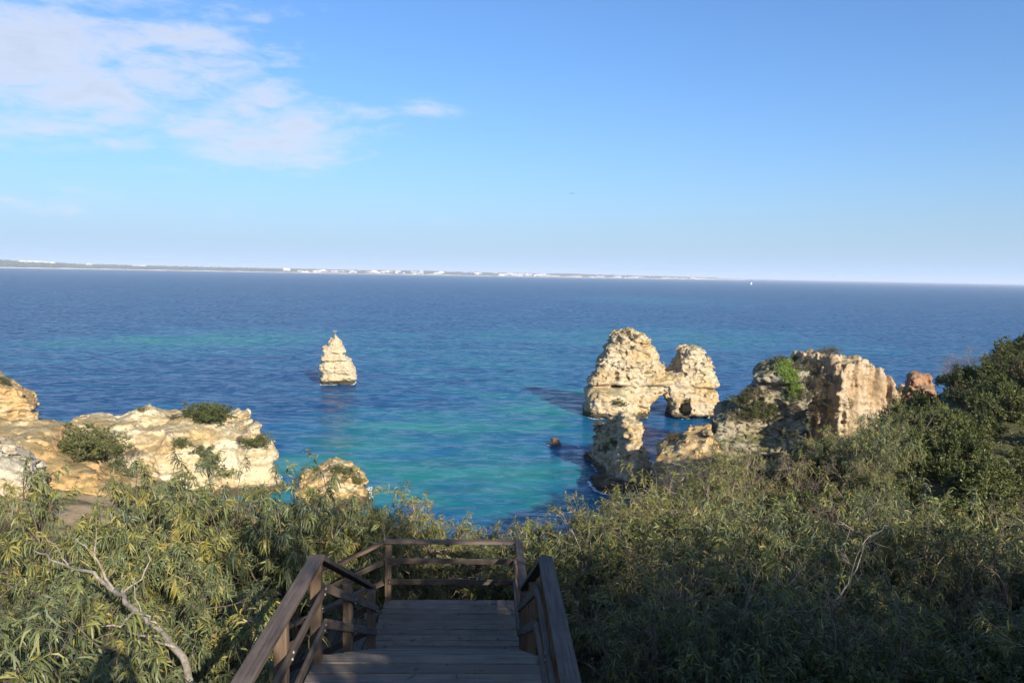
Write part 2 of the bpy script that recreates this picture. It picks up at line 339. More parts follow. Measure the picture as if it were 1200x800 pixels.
# ------------------------------------------------------------------ sea
m, t = new_mat('sea_water')
P = t.n('ShaderNodeNewGeometry').outputs['Position']
blob = None
for (px, py, rx, ry, amp) in [(530, 530, 40, 40, .40), (600, 455, 36, 40, .28), (500, 500, 14, 9, .6), (420, 520, 10, 6, .5), (555, 552, 20, 8, .5), (490, 582, 24, 7, .6), (620, 478, 11, 12, .6), (645, 500, 8, 7, .45), (345, 545, 9, 6, .6), (690, 462, 8, 12, .4),
                              (180, 400, 50, 60, .5), (660, 392, 90, 80, .45), (770, 352, 120, 150, .35), (330, 395, 40, 50, .35), (900, 400, 60, 90, .3), (560, 420, 60, 40, .3)]:
    c0 = sea(px, py)
    d = t.vmath('DIVIDE', t.vmath('SUBTRACT', P, (c0.x, c0.y, 0)).outputs[0], (rx, ry, 1.0)).outputs[0]
    d = t.vmath('MULTIPLY', d, (1, 1, 0)).outputs[0]
    g = t.math('MULTIPLY', t.math('EXPONENT', t.math('MULTIPLY', t.vmath('DOT_PRODUCT', d, d).outputs[1], -0.9)), amp)
    blob = g if blob is None else t.math('ADD', blob, g)
nb = t.noise(t.n('ShaderNodeMapping', {'Vector': P, 'Scale': (0.045, 0.075, 0.05)}).outputs[0], 1.0, 7, 0.7, 0.2)
nf = t.noise(t.n('ShaderNodeMapping', {'Vector': P, 'Scale': (0.0045, 0.012, 0.01)}).outputs[0], 1.0, 4, 0.6, 0.5)
depthf = t.math('ADD', blob, t.math('ADD', t.math('MULTIPLY', t.math('SUBTRACT', nb, 0.52), 2.2), t.math('MULTIPLY', t.math('SUBTRACT', nf, 0.5), 0.7)))
wc = t.ramp(depthf, [(0.0, (0.003, 0.053, 0.148)), (0.26, (0.004, 0.090, 0.188)), (0.52, (0.008, 0.115, 0.168)), (0.85, (0.012, 0.160, 0.165))])
wp = t.n('ShaderNodeMapping', {'Vector': P, 'Rotation': (0, 0, 0.12), 'Scale': (0.55, 1.0, 1.0)}).outputs[0]
h1 = t.noise(wp, 0.16, 3, 0.5, 0.3); h2 = t.noise(wp, 0.62, 4, 0.6, 0.4); h3 = t.noise(wp, 2.4, 3, 0.6, 0.3)
h0 = t.noise(wp, 0.055, 3, 0.55, 0.2)
hh = t.math('ADD', t.math('ADD', t.math('MULTIPLY', h0, 1.1), t.math('MULTIPLY', h1, 0.8)), t.math('ADD', t.math('MULTIPLY', h2, 0.34), t.math('MULTIPLY', h3, 0.08)))
bp = t.n('ShaderNodeBump', {'Height': hh, 'Strength': 1.0, 'Distance': 0.9})
fr = t.n('ShaderNodeFresnel', {'IOR': 1.333, 'Normal': bp}).outputs[0]
g1 = t.noise(t.n('ShaderNodeMapping', {'Vector': P, 'Rotation': (0, 0, 0.1), 'Scale': (0.22, 0.36, 0.1)}).outputs[0], 1.0, 6, 0.7, 0.3)
g2 = t.noise(t.n('ShaderNodeMapping', {'Vector': P, 'Rotation': (0, 0, 0.1), 'Scale': (0.03, 0.07, 0.1)}).outputs[0], 1.0, 5, 0.7, 0.3)
gust = t.math('ADD', t.math('MULTIPLY', t.smooth(g1, 0.40, 0.62), 1.15), t.math('MULTIPLY', t.smooth(g2, 0.3, 0.7), 0.5))     # wind ruffles: rough water mirrors less
fac = t.math('MULTIPLY', t.math('MINIMUM', t.math('MULTIPLY', fr, 0.56), 0.235), t.math('ADD', 0.18, gust))
body = t.n('ShaderNodeBsdfDiffuse', {'Color': wc, 'Normal': bp}); mirror = t.n('ShaderNodeBsdfGlossy', {'Color': (0.95, 0.97, 1, 1), 'Roughness': 0.12, 'Normal': bp})
t.n('ShaderNodeOutputMaterial', {0: t.n('ShaderNodeMixShader', {0: fac, 1: body, 2: mirror})})
SR = 60000.0
v = [(0, 300, 0)] + [(SR * math.sin(2 * math.pi * k / 96), SR * math.cos(2 * math.pi * k / 96), 0) for k in range(96)]
water = obj('sea', mesh_np('sea', v, [[(0, 1 + (k + 1) % 96, 1 + k) for k in range(96)]]), m)
tag(water, kind='structure')

# ------------------------------------------------------------------ surface nets: rocks as real solids
CORN = np.array([(0,0,0),(1,0,0),(0,1,0),(1,1,0),(0,0,1),(1,0,1),(0,1,1),(1,1,1)])
EDG = [(0,1),(2,3),(4,5),(6,7),(0,2),(1,3),(4,6),(5,7),(0,4),(1,5),(2,6),(3,7)]
def surface_nets(F, org, h):
    s = F < 0; nX, nY, nZ = F.shape
    cnt = sum(s[c[0]:nX - 1 + c[0], c[1]:nY - 1 + c[1], c[2]:nZ - 1 + c[2]].astype(np.int8) for c in CORN)
    act = (cnt > 0) & (cnt < 8); cid = np.full(act.shape, -1, np.int64); idx = np.argwhere(act); cid[act] = np.arange(len(idx))
    vals = np.stack([F[idx[:, 0] + c[0], idx[:, 1] + c[1], idx[:, 2] + c[2]] for c in CORN], 1)
    acc = np.zeros((len(idx), 3)); n = np.zeros(len(idx))
    for a, b in EDG:
        fa, fb = vals[:, a], vals[:, b]; x = (fa < 0) != (fb < 0)
        tt = np.where(x, fa / np.where(x, fa - fb, 1), 0)[:, None]
        acc += np.where(x[:, None], CORN[a] + tt * (CORN[b] - CORN[a]), 0); n += x
    V = (idx + acc / n[:, None]) * h + org
    Q = []
    for ax in range(3):
        b_, c_ = (ax + 1) % 3, (ax + 2) % 3
        sl0 = [slice(None)] * 3; sl1 = [slice(None)] * 3; sl0[ax] = slice(0, -1); sl1[ax] = slice(1, None)
        x = s[tuple(sl0)] != s[tuple(sl1)]; e = np.argwhere(x)
        e = e[(e[:, b_] > 0) & (e[:, c_] > 0) & (e[:, b_] < F.shape[b_] - 1) & (e[:, c_] < F.shape[c_] - 1)]
        ins = s[e[:, 0], e[:, 1], e[:, 2]]
        def cell(db, dc):
            q = e.copy(); q[:, b_] += db; q[:, c_] += dc; return cid[q[:, 0], q[:, 1], q[:, 2]]
        q = np.stack([cell(-1, -1), cell(0, -1), cell(0, 0), cell(-1, 0)], 1)
        q[~ins] = q[~ins][:, ::-1]; Q.append(q)
    Q = np.concatenate(Q); return V, Q[(Q >= 0).all(1)]
def worley(P, scale, seed=0):
    Q = P / scale; c = np.floor(Q).astype(np.int64); f1 = np.full(len(P), 9.0); f2 = np.full(len(P), 9.0); idr = np.zeros(len(P))
    for dx in (-1, 0, 1):
        for dy in (-1, 0, 1):
            for dz in (-1, 0, 1):
                k = ((c[:, 0] + dx + seed * 7) & 63) << 12 | ((c[:, 1] + dy + seed * 3) & 63) << 6 | ((c[:, 2] + dz + seed) & 63)
                h = _TAB[k]; h2 = _TAB[(k * 5 + 77) & 262143]; h3 = _TAB[(k * 11 + 1234) & 262143]
                d = (c[:, 0] + dx + .5 + .45 * h - Q[:, 0]) ** 2 + (c[:, 1] + dy + .5 + .45 * h2 - Q[:, 1]) ** 2 + (c[:, 2] + dz + .5 + .45 * h3 - Q[:, 2]) ** 2
                m_ = d < f1; f2 = np.where(m_, f1, np.minimum(f2, d)); idr = np.where(m_, h2, idr); f1 = np.where(m_, d, f1)
    return np.sqrt(f1), np.sqrt(f2), idr
def poly_sd(poly, X, Z):
    p = np.array(poly, float); d = np.full(X.shape, 1e18); ins = np.zeros(X.shape, bool)
    for i in range(len(p)):
        a, b = p[i], p[(i + 1) % len(p)]; e = b - a
        wx, wz = X - a[0], Z - a[1]; tt = np.clip((wx * e[0] + wz * e[1]) / (e @ e + 1e-12), 0, 1)
        d = np.minimum(d, (wx - tt * e[0]) ** 2 + (wz - tt * e[1]) ** 2)
        c1 = (a[1] > Z) != (b[1] > Z); den = (b[1] - a[1]) if abs(b[1] - a[1]) > 1e-9 else 1e-9
        ins ^= c1 & (X < a[0] + (Z - a[1]) / den * e[0])
    return np.where(ins, -1, 1) * np.sqrt(d)
def px_poly(pts, Y, ox=0.0, oy=0.0, sc=1.0):
    """outline measured on the photograph -> true metres on the vertical plane Y ahead"""
    r = []
    for X, Z in pts:
        q = at(ox + X / sc, oy + Z / sc, Y); r.append((q.x, q.z))
    return r
def smin(a, b, k):
    h = np.clip(0.5 + 0.5 * (b - a) / k, 0, 1); return b + (a - b) * h - k * h * (1 - h)
import time
_T0 = time.time()
def make_rock(name, slabs, h, mat, label, cat='rock', cuts=(), amp=(1.0, .45, .2), sc=(5, 1.8, .7), strata=0.35, flute=0.0, seed=1, pits=0.0, zmin=-2.0, k=0.8, blocks=.45, ledges=.30, bscale=1.0, rough=None, grooves=(), skew=None):
    """slabs: (outline, y of front face, y of back face, rounding, slope of the front, slope of the back)"""
    allp = np.concatenate([np.array(s[0]) for s in slabs]); pad = amp[0] + 4 * h
    zhi = allp[:, 1].max() + pad; zmin = min(zmin, allp[:, 1].min() - pad) if allp[:, 1].max() - allp[:, 1].min() < 3 else zmin
    ylo = min(s[1] - max(0, s[4]) * max(0, np.array(s[0])[:, 1].max() - zmin) for s in slabs) - pad
    yhi = max(s[2] + max(0, s[5]) * max(0, np.array(s[0])[:, 1].max() - zmin) for s in slabs) + pad
    ax = np.arange(allp[:, 0].min() - pad, allp[:, 0].max() + pad, h); ay = np.arange(ylo, yhi, h); azz = np.arange(zmin, zhi, h)
    X2, Z2 = np.meshgrid(ax, azz, indexing='ij')
    wX = X2 + fbm(np.c_[X2.ravel(), Z2.ravel(), np.zeros(X2.size)], sc[1], 2, seed + 40).reshape(X2.shape) * amp[1] * .6
    wZ = Z2 + fbm(np.c_[X2.ravel(), Z2.ravel(), np.ones(X2.size) * 9], sc[1], 2, seed + 50).reshape(X2.shape) * amp[1] * .6
    F = None
    Y3 = ay[None, :, None]
    for (poly, y0, y1, rr, sl0, sl1) in slabs:
        d2 = poly_sd(poly, wX, wZ)[:, None, :]
        top = max(p[1] for p in poly); fall = (top - Z2)[:, None, :]
        dv = np.maximum((y0 - np.maximum(sl0 * fall, 0)) - Y3, Y3 - (y1 + np.maximum(sl1 * fall, 0)))
        a, b = d2 + rr, dv + rr
        f = np.hypot(np.maximum(a, 0), np.maximum(b, 0)) + np.minimum(np.maximum(a, b), 0) - rr
        F = f if F is None else smin(F, f, k)
    F = np.broadcast_to(F, (len(ax), len(ay), len(azz))).copy()
    for (c, r) in cuts:                     # hollows and caves: ellipsoids taken away
        q = np.sqrt(((ax - c[0]) / r[0])[:, None, None] ** 2 + ((ay - c[1]) / r[1])[None, :, None] ** 2 + ((azz - c[2]) / r[2])[None, None, :] ** 2)
        F = np.maximum(F, -(q - 1) * min(r))
    band = np.abs(F) < sum(amp) * .9 + strata * .8 + flute + (blocks + ledges) * .9 + 2 * h
    ix = np.argwhere(band); Pn = np.c_[ax[ix[:, 0]], ay[ix[:, 1]], azz[ix[:, 2]]]
    d = 0.0
    for j, (a_, s_) in enumerate(zip(amp, sc)):      # eroded crests: ridged noise, sharp outward
        n_ = fbm(Pn * [1, 1, 1.35 if j else 1.0], s_, 2 if j < 2 else 3, seed + 7 * j)
        d += a_ * ((np.abs(n_) * 1.5 - .45) if j else n_ * .7)
    if blocks:
        wp_ = Pn * [1, 1, 1.5] + .5 * np.c_[fbm(Pn, 2.0, 2, seed + 61), fbm(Pn, 2.0, 2, seed + 62), fbm(Pn, 2.0, 2, seed + 63)]
        for bs_, ba in ((3.4, 1.0), (1.35, .5)):
            f1, f2, idr = worley(wp_, bs_ * bscale, seed)
            d += blocks * ba * (.55 * idr + .75 * np.exp(-(f2 - f1) / .10) - .1)
    if ledges:
        zl = (Pn[:, 2] + .45 * fbm(Pn, 9.0, 2, seed + 66)) / (1.5 * bscale); li = np.floor(zl); lf = zl - li
        h0 = _TAB[(li.astype(np.int64) * 97 + seed) & 262143]; h1 = _TAB[((li.astype(np.int64) + 1) * 97 + seed) & 262143]
        d += ledges * (h0 + (h1 - h0) * np.clip((lf - .72) / .28, 0, 1))
    if rough is not None: d = d * rough(Pn)
    for (gz_, gd, gh) in grooves:
        d += gd * np.exp(-((Pn[:, 2] - gz_ + .35 * fbm(Pn, 5.0, 2, seed + 77)) / gh) ** 2) * np.clip(.75 + fbm(Pn, 4.0, 2, seed + 78), 0, 1.5)
    if strata:
        zz = Pn[:, 2] + 0.5 * fbm(Pn, 6.0, 2, seed + 90)
        d += strata * (fbm(np.c_[zz * 0 + 3.1, zz * 0 + 1.7, zz], 1.5, 3, seed + 91) + .5 * np.abs(fbm(Pn, 1.2, 2, seed + 92)))
    if flute:
        d += flute * (1 - 2 * np.abs(fbm(np.c_[Pn[:, 0], Pn[:, 1] * .7, Pn[:, 2] * .10], 1.5, 3, seed + 93)))
    if pits:
        pn = fbm(Pn, 1.1, 2, seed + 94); d += pits * np.clip(pn - .28, 0, 1) * 3
    F[band] += d
    print('ROCK', name, F.shape, len(ix), round(time.time() - _T0, 1))
    V, Q = surface_nets(F, np.array([ax[0], ay[0], azz[0]]), h)
    if skew is not None: V = skew(V)
    c_, s_ = math.cos(-FRAME[0]), math.sin(-FRAME[0]); V = np.c_[V[:, 0] * c_ - V[:, 1] * s_, V[:, 0] * s_ + V[:, 1] * c_, V[:, 2]]; FRAME[0] = 0.0
    o = Vector((V[:, 0].mean(), V[:, 1].mean(), max(0.0, V[:, 2].min())))
    ob = obj(name, mesh_np(name, V - np.array(o), [Q], True), mat, loc=o)
    tag(ob, label, cat); ob['bvh_key'] = name
    ROCK_BVH.append((ob, BVHTree.FromPolygons([tuple(x) for x in V.tolist()], Q.tolist())))
    return ob
ROCK_BVH = []
def hit_rock(px, py):
    d = ray(px, py).normalized(); best = None
    for ob, bv in ROCK_BVH:
        loc, nor, i, dist = bv.ray_cast(Vector((0, 0, CAM_Z)), d)
        if loc is not None and (best is None or dist < best[2]): best = (loc, nor, dist)
    return best

# sea stack
D = aim(397, sea(397, 449).y)
stack = make_rock('sea_stack', [
    (px_poly([(375.5, 452), (376.5, 428), (380, 420), (405, 419), (413, 427), (417, 434), (418, 441), (416.5, 452)], D), D - 3.5, D + 6, 2.0, .10, .1),
    (px_poly([(378, 428), (379, 407), (384, 405), (387, 398), (391, 395), (393, 391), (396, 395), (400, 399), (404, 409), (406, 424)], D), D - 2.5, D + 4, 1.6, .12, .1)],
    0.16, M_stack, 'pale cream sea stack with a stepped pointed top standing alone in open water', 'sea stack', amp=(.4, .3, .16), sc=(3, 1.6, .7), strata=.2, blocks=.35, ledges=.38, bscale=.75, grooves=[(.5, .7, .6)], seed=11, k=.4, zmin=-1.2)

def turn(V, ang, c):
    a = R_(ang); W = V.copy(); x, y = V[:, 0] - c[0], V[:, 1] - c[1]
    W[:, 0] = c[0] + x * math.cos(a) - y * math.sin(a); W[:, 1] = c[1] + x * math.sin(a) + y * math.cos(a); return W
# double headed rock with the natural arch
D = aim(765, sea(760, 486).y)
zz = dict(Y=D, ox=670, oy=370, sc=6.153)
arch_out = px_poly([(100, 720), (103, 600), (112, 480), (150, 400), (178, 335), (215, 285), (250, 215), (272, 155), (305, 128), (370, 92), (430, 104), (500, 128), (560, 175), (592, 230), (622, 262), (616, 330), (648, 362), (676, 388), (700, 400), (730, 388), (760, 345), (768, 280), (790, 228), (830, 213), (900, 224), (955, 262), (995, 320), (1022, 372), (1042, 420), (1056, 490), (1044, 560), (1046, 650), (1035, 720),
                    (712, 720), (708, 668), (698, 618), (686, 582), (658, 556), (626, 560), (590, 584), (556, 632), (526, 690), (516, 720)], **zz)
arch_c = at(765, 480, D); cave = at(670 + 800 / 6.153, 370 + 680 / 6.153, D - 4)
nook = at(670 + 300 / 6.153, 370 + 440 / 6.153, D - 5)
arch = make_rock('natural_arch', [(arch_out, D - 2.6, D + 4.2, 2.0, .13, .1), (px_poly([(110, 720), (125, 560), (180, 500), (330, 520), (420, 600), (470, 720)], **zz), D - 7, D, 2.4, .12, 0)],
    0.21, M_lime, 'pale limestone sea rock with two humps and an arch worn through its foot', 'sea arch',
    cuts=[(cave, (1.5, 2.6, 1.9)), (nook, (0.8, 1.6, 2.4))], amp=(.7, .45, .26), sc=(4.5, 1.7, .75), strata=.2, seed=23, pits=.35, k=.8, zmin=-1.4,
    rough=lambda P: np.interp(P[:, 2], [0, 2.5, 4.5, 8, 9.5, 12], [.9, .55, .35, .35, .8, 1.15]),
    grooves=[(at(760, 451.5, D).z, 1.0, .35), (at(760, 447, D).z, -.35, .4), (at(760, 457, D).z, -.3, .5)], skew=lambda V: turn(V, 8, arch_c))

# nearer rock with a lit ridge
D = aim(720, 124)
zz = dict(Y=D, ox=670, oy=451, sc=5.716)
nar = lambda pts, f=.64, x0=498: [(x0 - (x0 - X) * f, Z) for X, Z in pts]
fc = at(670 + 330 / 5.716, 520, D)
def fskew(V):
    W = turn(V, 16, fc); k = np.clip((V[:, 1] - D - 1) / 16, 0, 1); W[:, 2] = np.where(W[:, 2] > 0, W[:, 2] * (1 - .55 * k), W[:, 2]); return W
front = make_rock('coastal_rock', [
    (px_poly(nar([(88, 900), (100, 560), (120, 470), (160, 400), (190, 320), (228, 235), (262, 190), (330, 215), (398, 240), (432, 290), (482, 352), (492, 400), (452, 440), (500, 470), (520, 540), (480, 640), (470, 900)]), **zz), D - 1.5, D + 16, 2.2, .25, .1),
    (px_poly([(300, 900), (280, 600), (300, 420), (312, 290), (338, 230), (396, 245), (425, 300), (452, 400), (420, 520), (400, 900)], **zz), D - 4, D + 3, 1.8, .30, 0),
    (px_poly([(98, 900), (100, 640), (135, 590), (200, 578), (280, 590), (298, 640), (280, 900)], **zz), D - 8, D, 1.6, .10, 0)],
    0.2, M_lime, 'craggy pointed rock in front of the arch, dark on its left flank', 'rock', amp=(.8, .5, .28), sc=(4.5, 1.9, .8), strata=.3, seed=31, pits=.3, k=.7, zmin=-1.0, skew=fskew)

# ochre headland below the grey cliff
D = aim(790, 103)
zz = dict(Y=D, ox=670, oy=446, sc=5.716)
och = make_rock('headland', [(px_poly([(560, 950), (585, 620), (600, 495), (640, 470), (705, 425), (735, 420), (800, 385), (905, 365), (960, 430), (1000, 470), (990, 950)], **zz), D - 2, D + 9, 2.0, .45, .2)],
    0.19, M_ochre, 'low ochre yellow headland behind the bare twigs, right of the pointed rock', 'headland', cuts=[(at(670 + 745 / 5.716, 440 + 455 / 5.716, D - 5), (1.1, 2.6, 1.5)), (at(670 + 760 / 5.716, 440 + 520 / 5.716, D - 6.5), (1.6, 1.2, .5))],
    amp=(.8, .6, .3), sc=(4, 1.7, .7), strata=.4, seed=37, pits=.25, zmin=-1.0)

# grey cliff with the curved pale crest and the hollow
D = aim(890, 108)
zz = dict(Y=D, ox=840, oy=380, sc=3.2)
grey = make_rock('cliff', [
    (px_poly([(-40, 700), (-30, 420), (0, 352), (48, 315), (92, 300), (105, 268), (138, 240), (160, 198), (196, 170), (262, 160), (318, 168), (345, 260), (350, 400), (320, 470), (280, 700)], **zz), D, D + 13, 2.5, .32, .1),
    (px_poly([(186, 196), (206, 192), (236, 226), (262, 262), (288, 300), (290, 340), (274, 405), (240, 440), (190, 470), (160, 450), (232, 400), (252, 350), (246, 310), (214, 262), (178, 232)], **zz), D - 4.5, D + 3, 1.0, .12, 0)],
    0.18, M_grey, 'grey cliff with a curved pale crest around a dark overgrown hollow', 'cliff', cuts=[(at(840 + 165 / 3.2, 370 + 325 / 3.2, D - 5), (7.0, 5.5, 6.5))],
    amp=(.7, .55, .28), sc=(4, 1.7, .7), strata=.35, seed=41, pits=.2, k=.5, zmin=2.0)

# tall fluted ochre cliff and the darker mass behind it
D = aim(985, 112)
zz = dict(Y=D, ox=840, oy=378, sc=3.2)
tall_c = at(840 + 430 / 3.2, 430, D); wide = lambda pts, f=1.17, x0=418: [(x0 + (X - x0) * f, Z) for X, Z in pts]
tall = make_rock('cliff', [(px_poly(wide([(424, 700), (418, 385), (416, 330), (440, 240), (462, 142), (500, 138), (560, 150), (608, 178), (640, 228), (672, 262), (720, 262), (745, 300), (760, 700)]), **zz), D - 1, D + 14, 0.7, .12, .1)],
    0.19, M_flute, 'tall fluted ochre cliff, brightly sunlit, highest on the right', 'cliff', amp=(.5, .35, .22), sc=(4, 1.6, .7), strata=.06, flute=.6, blocks=.15, ledges=0.0, seed=47, zmin=4.0,
    skew=lambda V: turn(V, 31, tall_c))
D = aim(1075, 88)
zz = dict(Y=D, ox=840, oy=370, sc=3.2)
red = make_rock('rock_outcrop', [(px_poly([(696, 420), (702, 258), (712, 225), (730, 208), (770, 212), (800, 228), (840, 300), (850, 420)], **zz), D - 2, D + 5, 1.2, .2, .1)],
    0.16, M_red, 'small reddish outcrop poking out at the edge of the green hill', 'rock', amp=(.5, .4, .2), sc=(3, 1.4, .6), strata=.2, seed=59, zmin=14.0)

# left side: headland, outer rock, near cliff, cut off rock
D = aim(190, 112)
zz = dict(Y=D, ox=0, oy=430, sc=3.529)
M_left = mat_rock_('pale_ochre_limestone', (0.58, 0.50, 0.36), (0.50, 0.345, 0.165), (0.21, 0.18, 0.12), 0.0, 0.45)
head = make_rock('headland', [
    (px_poly([(60, 900), (100, 420), (122, 352), (150, 330), (228, 322), (268, 292), (300, 252), (370, 240), (450, 256), (520, 262), (640, 258), (700, 250), (800, 238), (900, 246), (980, 240), (1040, 240), (1068, 280), (1094, 340), (1128, 400), (1154, 480), (1160, 540), (1162, 720), (1120, 900)], **zz), D - 1, D + 13, 2.0, .55, .2),
    (px_poly([(500, 330), (508, 246), (535, 218), (580, 190), (622, 176), (662, 196), (704, 220), (770, 236), (800, 330)], **zz), D + 4, D + 12, 1.6, .3, .2),
    (px_poly([(860, 900), (930, 520), (985, 300), (1010, 248), (1044, 242), (1072, 290), (1130, 402), (1156, 485), (1160, 900)], **zz), D - 4, D + 6, 1.6, .25, .1),
    (px_poly([(640, 330), (690, 260), (760, 268), (850, 330), (930, 470), (1020, 530), (800, 700), (660, 600)], **zz), D - 4, D + 3, 1.2, .40, .1)],
    0.21, M_left, 'broad pale headland on the left with scrub on its slopes and a steep seaward end', 'headland', amp=(.9, .35, .18), sc=(6, 2.2, .8), strata=.25, seed=61, pits=.2, rough=lambda P: .55 + .9 * np.clip(fbm(P, 7.0, 2, 501) + .3, 0, 1), k=1.0, zmin=-1.2)
D = aim(10, 146)
zz = dict(Y=D, ox=0, oy=430, sc=3.529)
outer = make_rock('headland', [(px_poly([(-420, 420), (-420, 20), (-200, 30), (0, 48), (42, 74), (84, 108), (134, 130), (148, 180), (142, 232), (156, 285), (158, 345), (150, 420)], **zz), D - 2, D + 14, 2.2, .12, .1)],
    0.25, M_ochre, 'layered ochre rock rising from the sea, cut by the left edge', 'headland', amp=(.8, .6, .3), sc=(5, 2, .8), strata=.5, seed=67, zmin=-1.2)
D = aim(30, 52)
M_near = mat_rock_('near_limestone', (0.50, 0.45, 0.36), (0.44, 0.31, 0.16), (0.26, 0.22, 0.16), -0.04, 0.3)
near = make_rock('cliff', [(px_poly([(-120, 760), (-120, 505), (-40, 520), (15, 530), (36, 546), (50, 562), (54, 588), (66, 605), (88, 625), (104, 648), (120, 760)], D), D - 2, D + 6, 1.2, .5, .1)],
    0.12, M_near, 'whitish grey crumbling cliff at the left edge above the shaded slope', 'cliff', amp=(.5, .32, .17), sc=(2.8, 1.2, .42), strata=.15, blocks=.28, ledges=.12, bscale=.6, seed=71, zmin=12.0)
D = aim(150, 64)
slopeb = make_rock('slope', [(px_poly([(-60, 700), (-40, 520), (40, 522), (60, 526), (84, 548), (118, 562), (180, 590), (260, 620), (330, 640), (420, 700)], D), D, D + 10, 1.6, .45, .1)],
    0.2, M_ochre, 'ochre earth slope below the pale headland, seen between the acacia twigs', 'slope', amp=(.8, .28, .14), sc=(5, 1.8, .6), strata=.08, blocks=.25, ledges=.25, seed=73, zmin=4.0)
D = aim(392, 109)
zz = dict(Y=D, ox=340, oy=540, sc=3.333)
small = make_rock('rock', [(px_poly([(20, 420), (32, 200), (40, 95), (78, 70), (128, 42), (180, 22), (242, 45), (270, 72), (292, 112), (320, 165), (330, 210), (335, 420)], **zz), D - 2, D + 8, 2.2, .5, .2)],
    0.17, M_ochre, 'rounded ochre rock with a scrubby cap beside the sea, above the bushes', 'rock', cuts=[(at(340 + 105 / 3.333, 540 + 95 / 3.333, D - 3), (.6, 1.6, 1.6))], amp=(.6, .4, .2), sc=(3.5, 1.4, .6), strata=.25, seed=79, zmin=-1.2)
D = aim(651, sea(651, 521).y)
reef = make_rock('rock', [(px_poly([(645, 526), (645.5, 517), (648, 512.5), (653, 513), (657, 518), (658, 526)], D), D - .8, D + .8, .5, .2, .2)],
    0.08, mat_rock_('dark_wet_rock', (0.12, 0.10, 0.08), (0.10, 0.075, 0.05), (0.05, 0.045, 0.04), 0, 0, wet=False), 'tiny dark rock awash in the blue water left of the pointed rock', 'rock', amp=(.2, .15, .08), sc=(1, .5, .25), strata=.03, blocks=.08, ledges=0, bscale=.25, seed=83, zmin=-.5)
D = aim(42, 104)
zz = dict(Y=D, ox=0, oy=430, sc=3.529)
boul = make_rock('boulder', [(px_poly([(116, 372), (120, 340), (136, 324), (160, 326), (174, 342), (170, 370)], **zz), D - 5.5, D - 3, .6, .1, .1)],
    0.1, M_stack, 'small white boulder at the left foot of the pale headland', 'rock', amp=(.15, .12, .06), sc=(1, .5, .25), strata=.03, blocks=.08, ledges=0, bscale=.25, seed=89, zmin=8.0)
D = aim(180, 122)
zz = dict(Y=D, ox=0, oy=425, sc=3.529)
boul2 = make_rock('boulder', [(px_poly([(612, 184), (618, 168), (632, 168), (656, 186), (662, 194), (640, 204), (615, 202)], **zz), D - 6.5, D - 5, .3, .1, .1)],
    0.07, M_stack, 'white boulder perched on the ochre hump of the left headland', 'rock', amp=(.08, .06, .03), sc=(1, .5, .25), strata=.0, blocks=.05, ledges=0, bscale=.2, seed=97, zmin=10.0)

# ------------------------------------------------------------------ wooden stairway
DECK_UP, DECK_LOW, BASE = -4.10, -6.05, -7.4
st = empty('wooden_stairway', (-0.53, 0, CAM_Z + BASE), R_(1.9))
tag(st, 'weathered timber stairway with a railed landing going down through the bushes', 'stairway')
rs = random.Random(4)
def L(x, y, z): return Vector((x, y, z - BASE))
HW = 1.20
plank_me = {}
def plank(x0, x1, y, z, dep, thick=0.045, name='deck_plank', vert=False, mat=None):
    key = (round(x1 - x0, 3), round(dep, 3), thick)
    if key not in plank_me: plank_me[key] = beam_mesh('plank', x1 - x0, dep, thick, 0.007)
    o = obj(name, plank_me[key], mat or M_deck, st, L((x0 + x1) / 2 + rs.uniform(-.012, .012), y, z - thick / 2 + rs.uniform(-.004, .003)))
    o.rotation_euler = (rs.uniform(-.008, .008), rs.uniform(-.002, .002), rs.uniform(-.003, .003)); return o
# top platform and upper flight (behind and under the camera)
for k in range(7): plank(-HW, HW, 0.32 - .2 * k, -1.66, .188)
nst = 14; rise = (-1.66 - DECK_UP) / nst; run = (5.0 - 0.42) / (nst - 1)
for k in range(1, nst):
    for j in (0, 1): plank(-HW + .06, HW - .06, 0.42 + run * (k - 1) + run * (.27 + .5 * j), -1.66 - rise * k, run / 2 - .012, name='tread_board')
for s in (-1, 1):
    beam_between('stringer', L(s * (HW - .03), 0.25, -1.95), L(s * (HW - .03), 5.05, DECK_UP - .28), .05, .26, M_post, st)
# upper landing
y = 5.1
while y < 8.2:
    plank(-HW - .02, HW + .02, y, DECK_UP, .184); y += .205
Y_UP = y - .205 + .1
beam_between('joist', L(-HW, Y_UP - .06, DECK_UP - .15), L(HW, Y_UP - .06, DECK_UP - .15), .05, .2, M_post, st)
beam_between('joist', L(-HW, 5.1, DECK_UP - .15), L(HW, 5.1, DECK_UP - .15), .05, .2, M_post, st)
# middle flight
Y_LO, Y_END = 12.1, 14.35
ns = 12; rise = (DECK_UP - DECK_LOW) / ns; run = (Y_LO - Y_UP) / (ns - 1)
for k in range(1, ns):
    for j in (0, 1): plank(-HW + .08, HW - .08, Y_UP + run * (k - 1) + run * (.26 + .5 * j), DECK_UP - rise * k, run / 2 - .01, name='tread_board')
for s in (-1, 1):
    beam_between('stringer', L(s * (HW - .035), Y_UP - .02, DECK_UP - .22), L(s * (HW - .035), Y_LO + .1, DECK_LOW - .20), .05, .26, M_post, st)
# lower landing
y = Y_LO + .1
while y < Y_END + .05:
    plank(-HW - .06, HW, y, DECK_LOW, .182); y += .205
for yy in (Y_LO + .05, Y_END - .05): beam_between('joist', L(-HW, yy, DECK_LOW - .15), L(HW, yy, DECK_LOW - .15), .05, .2, M_post, st)
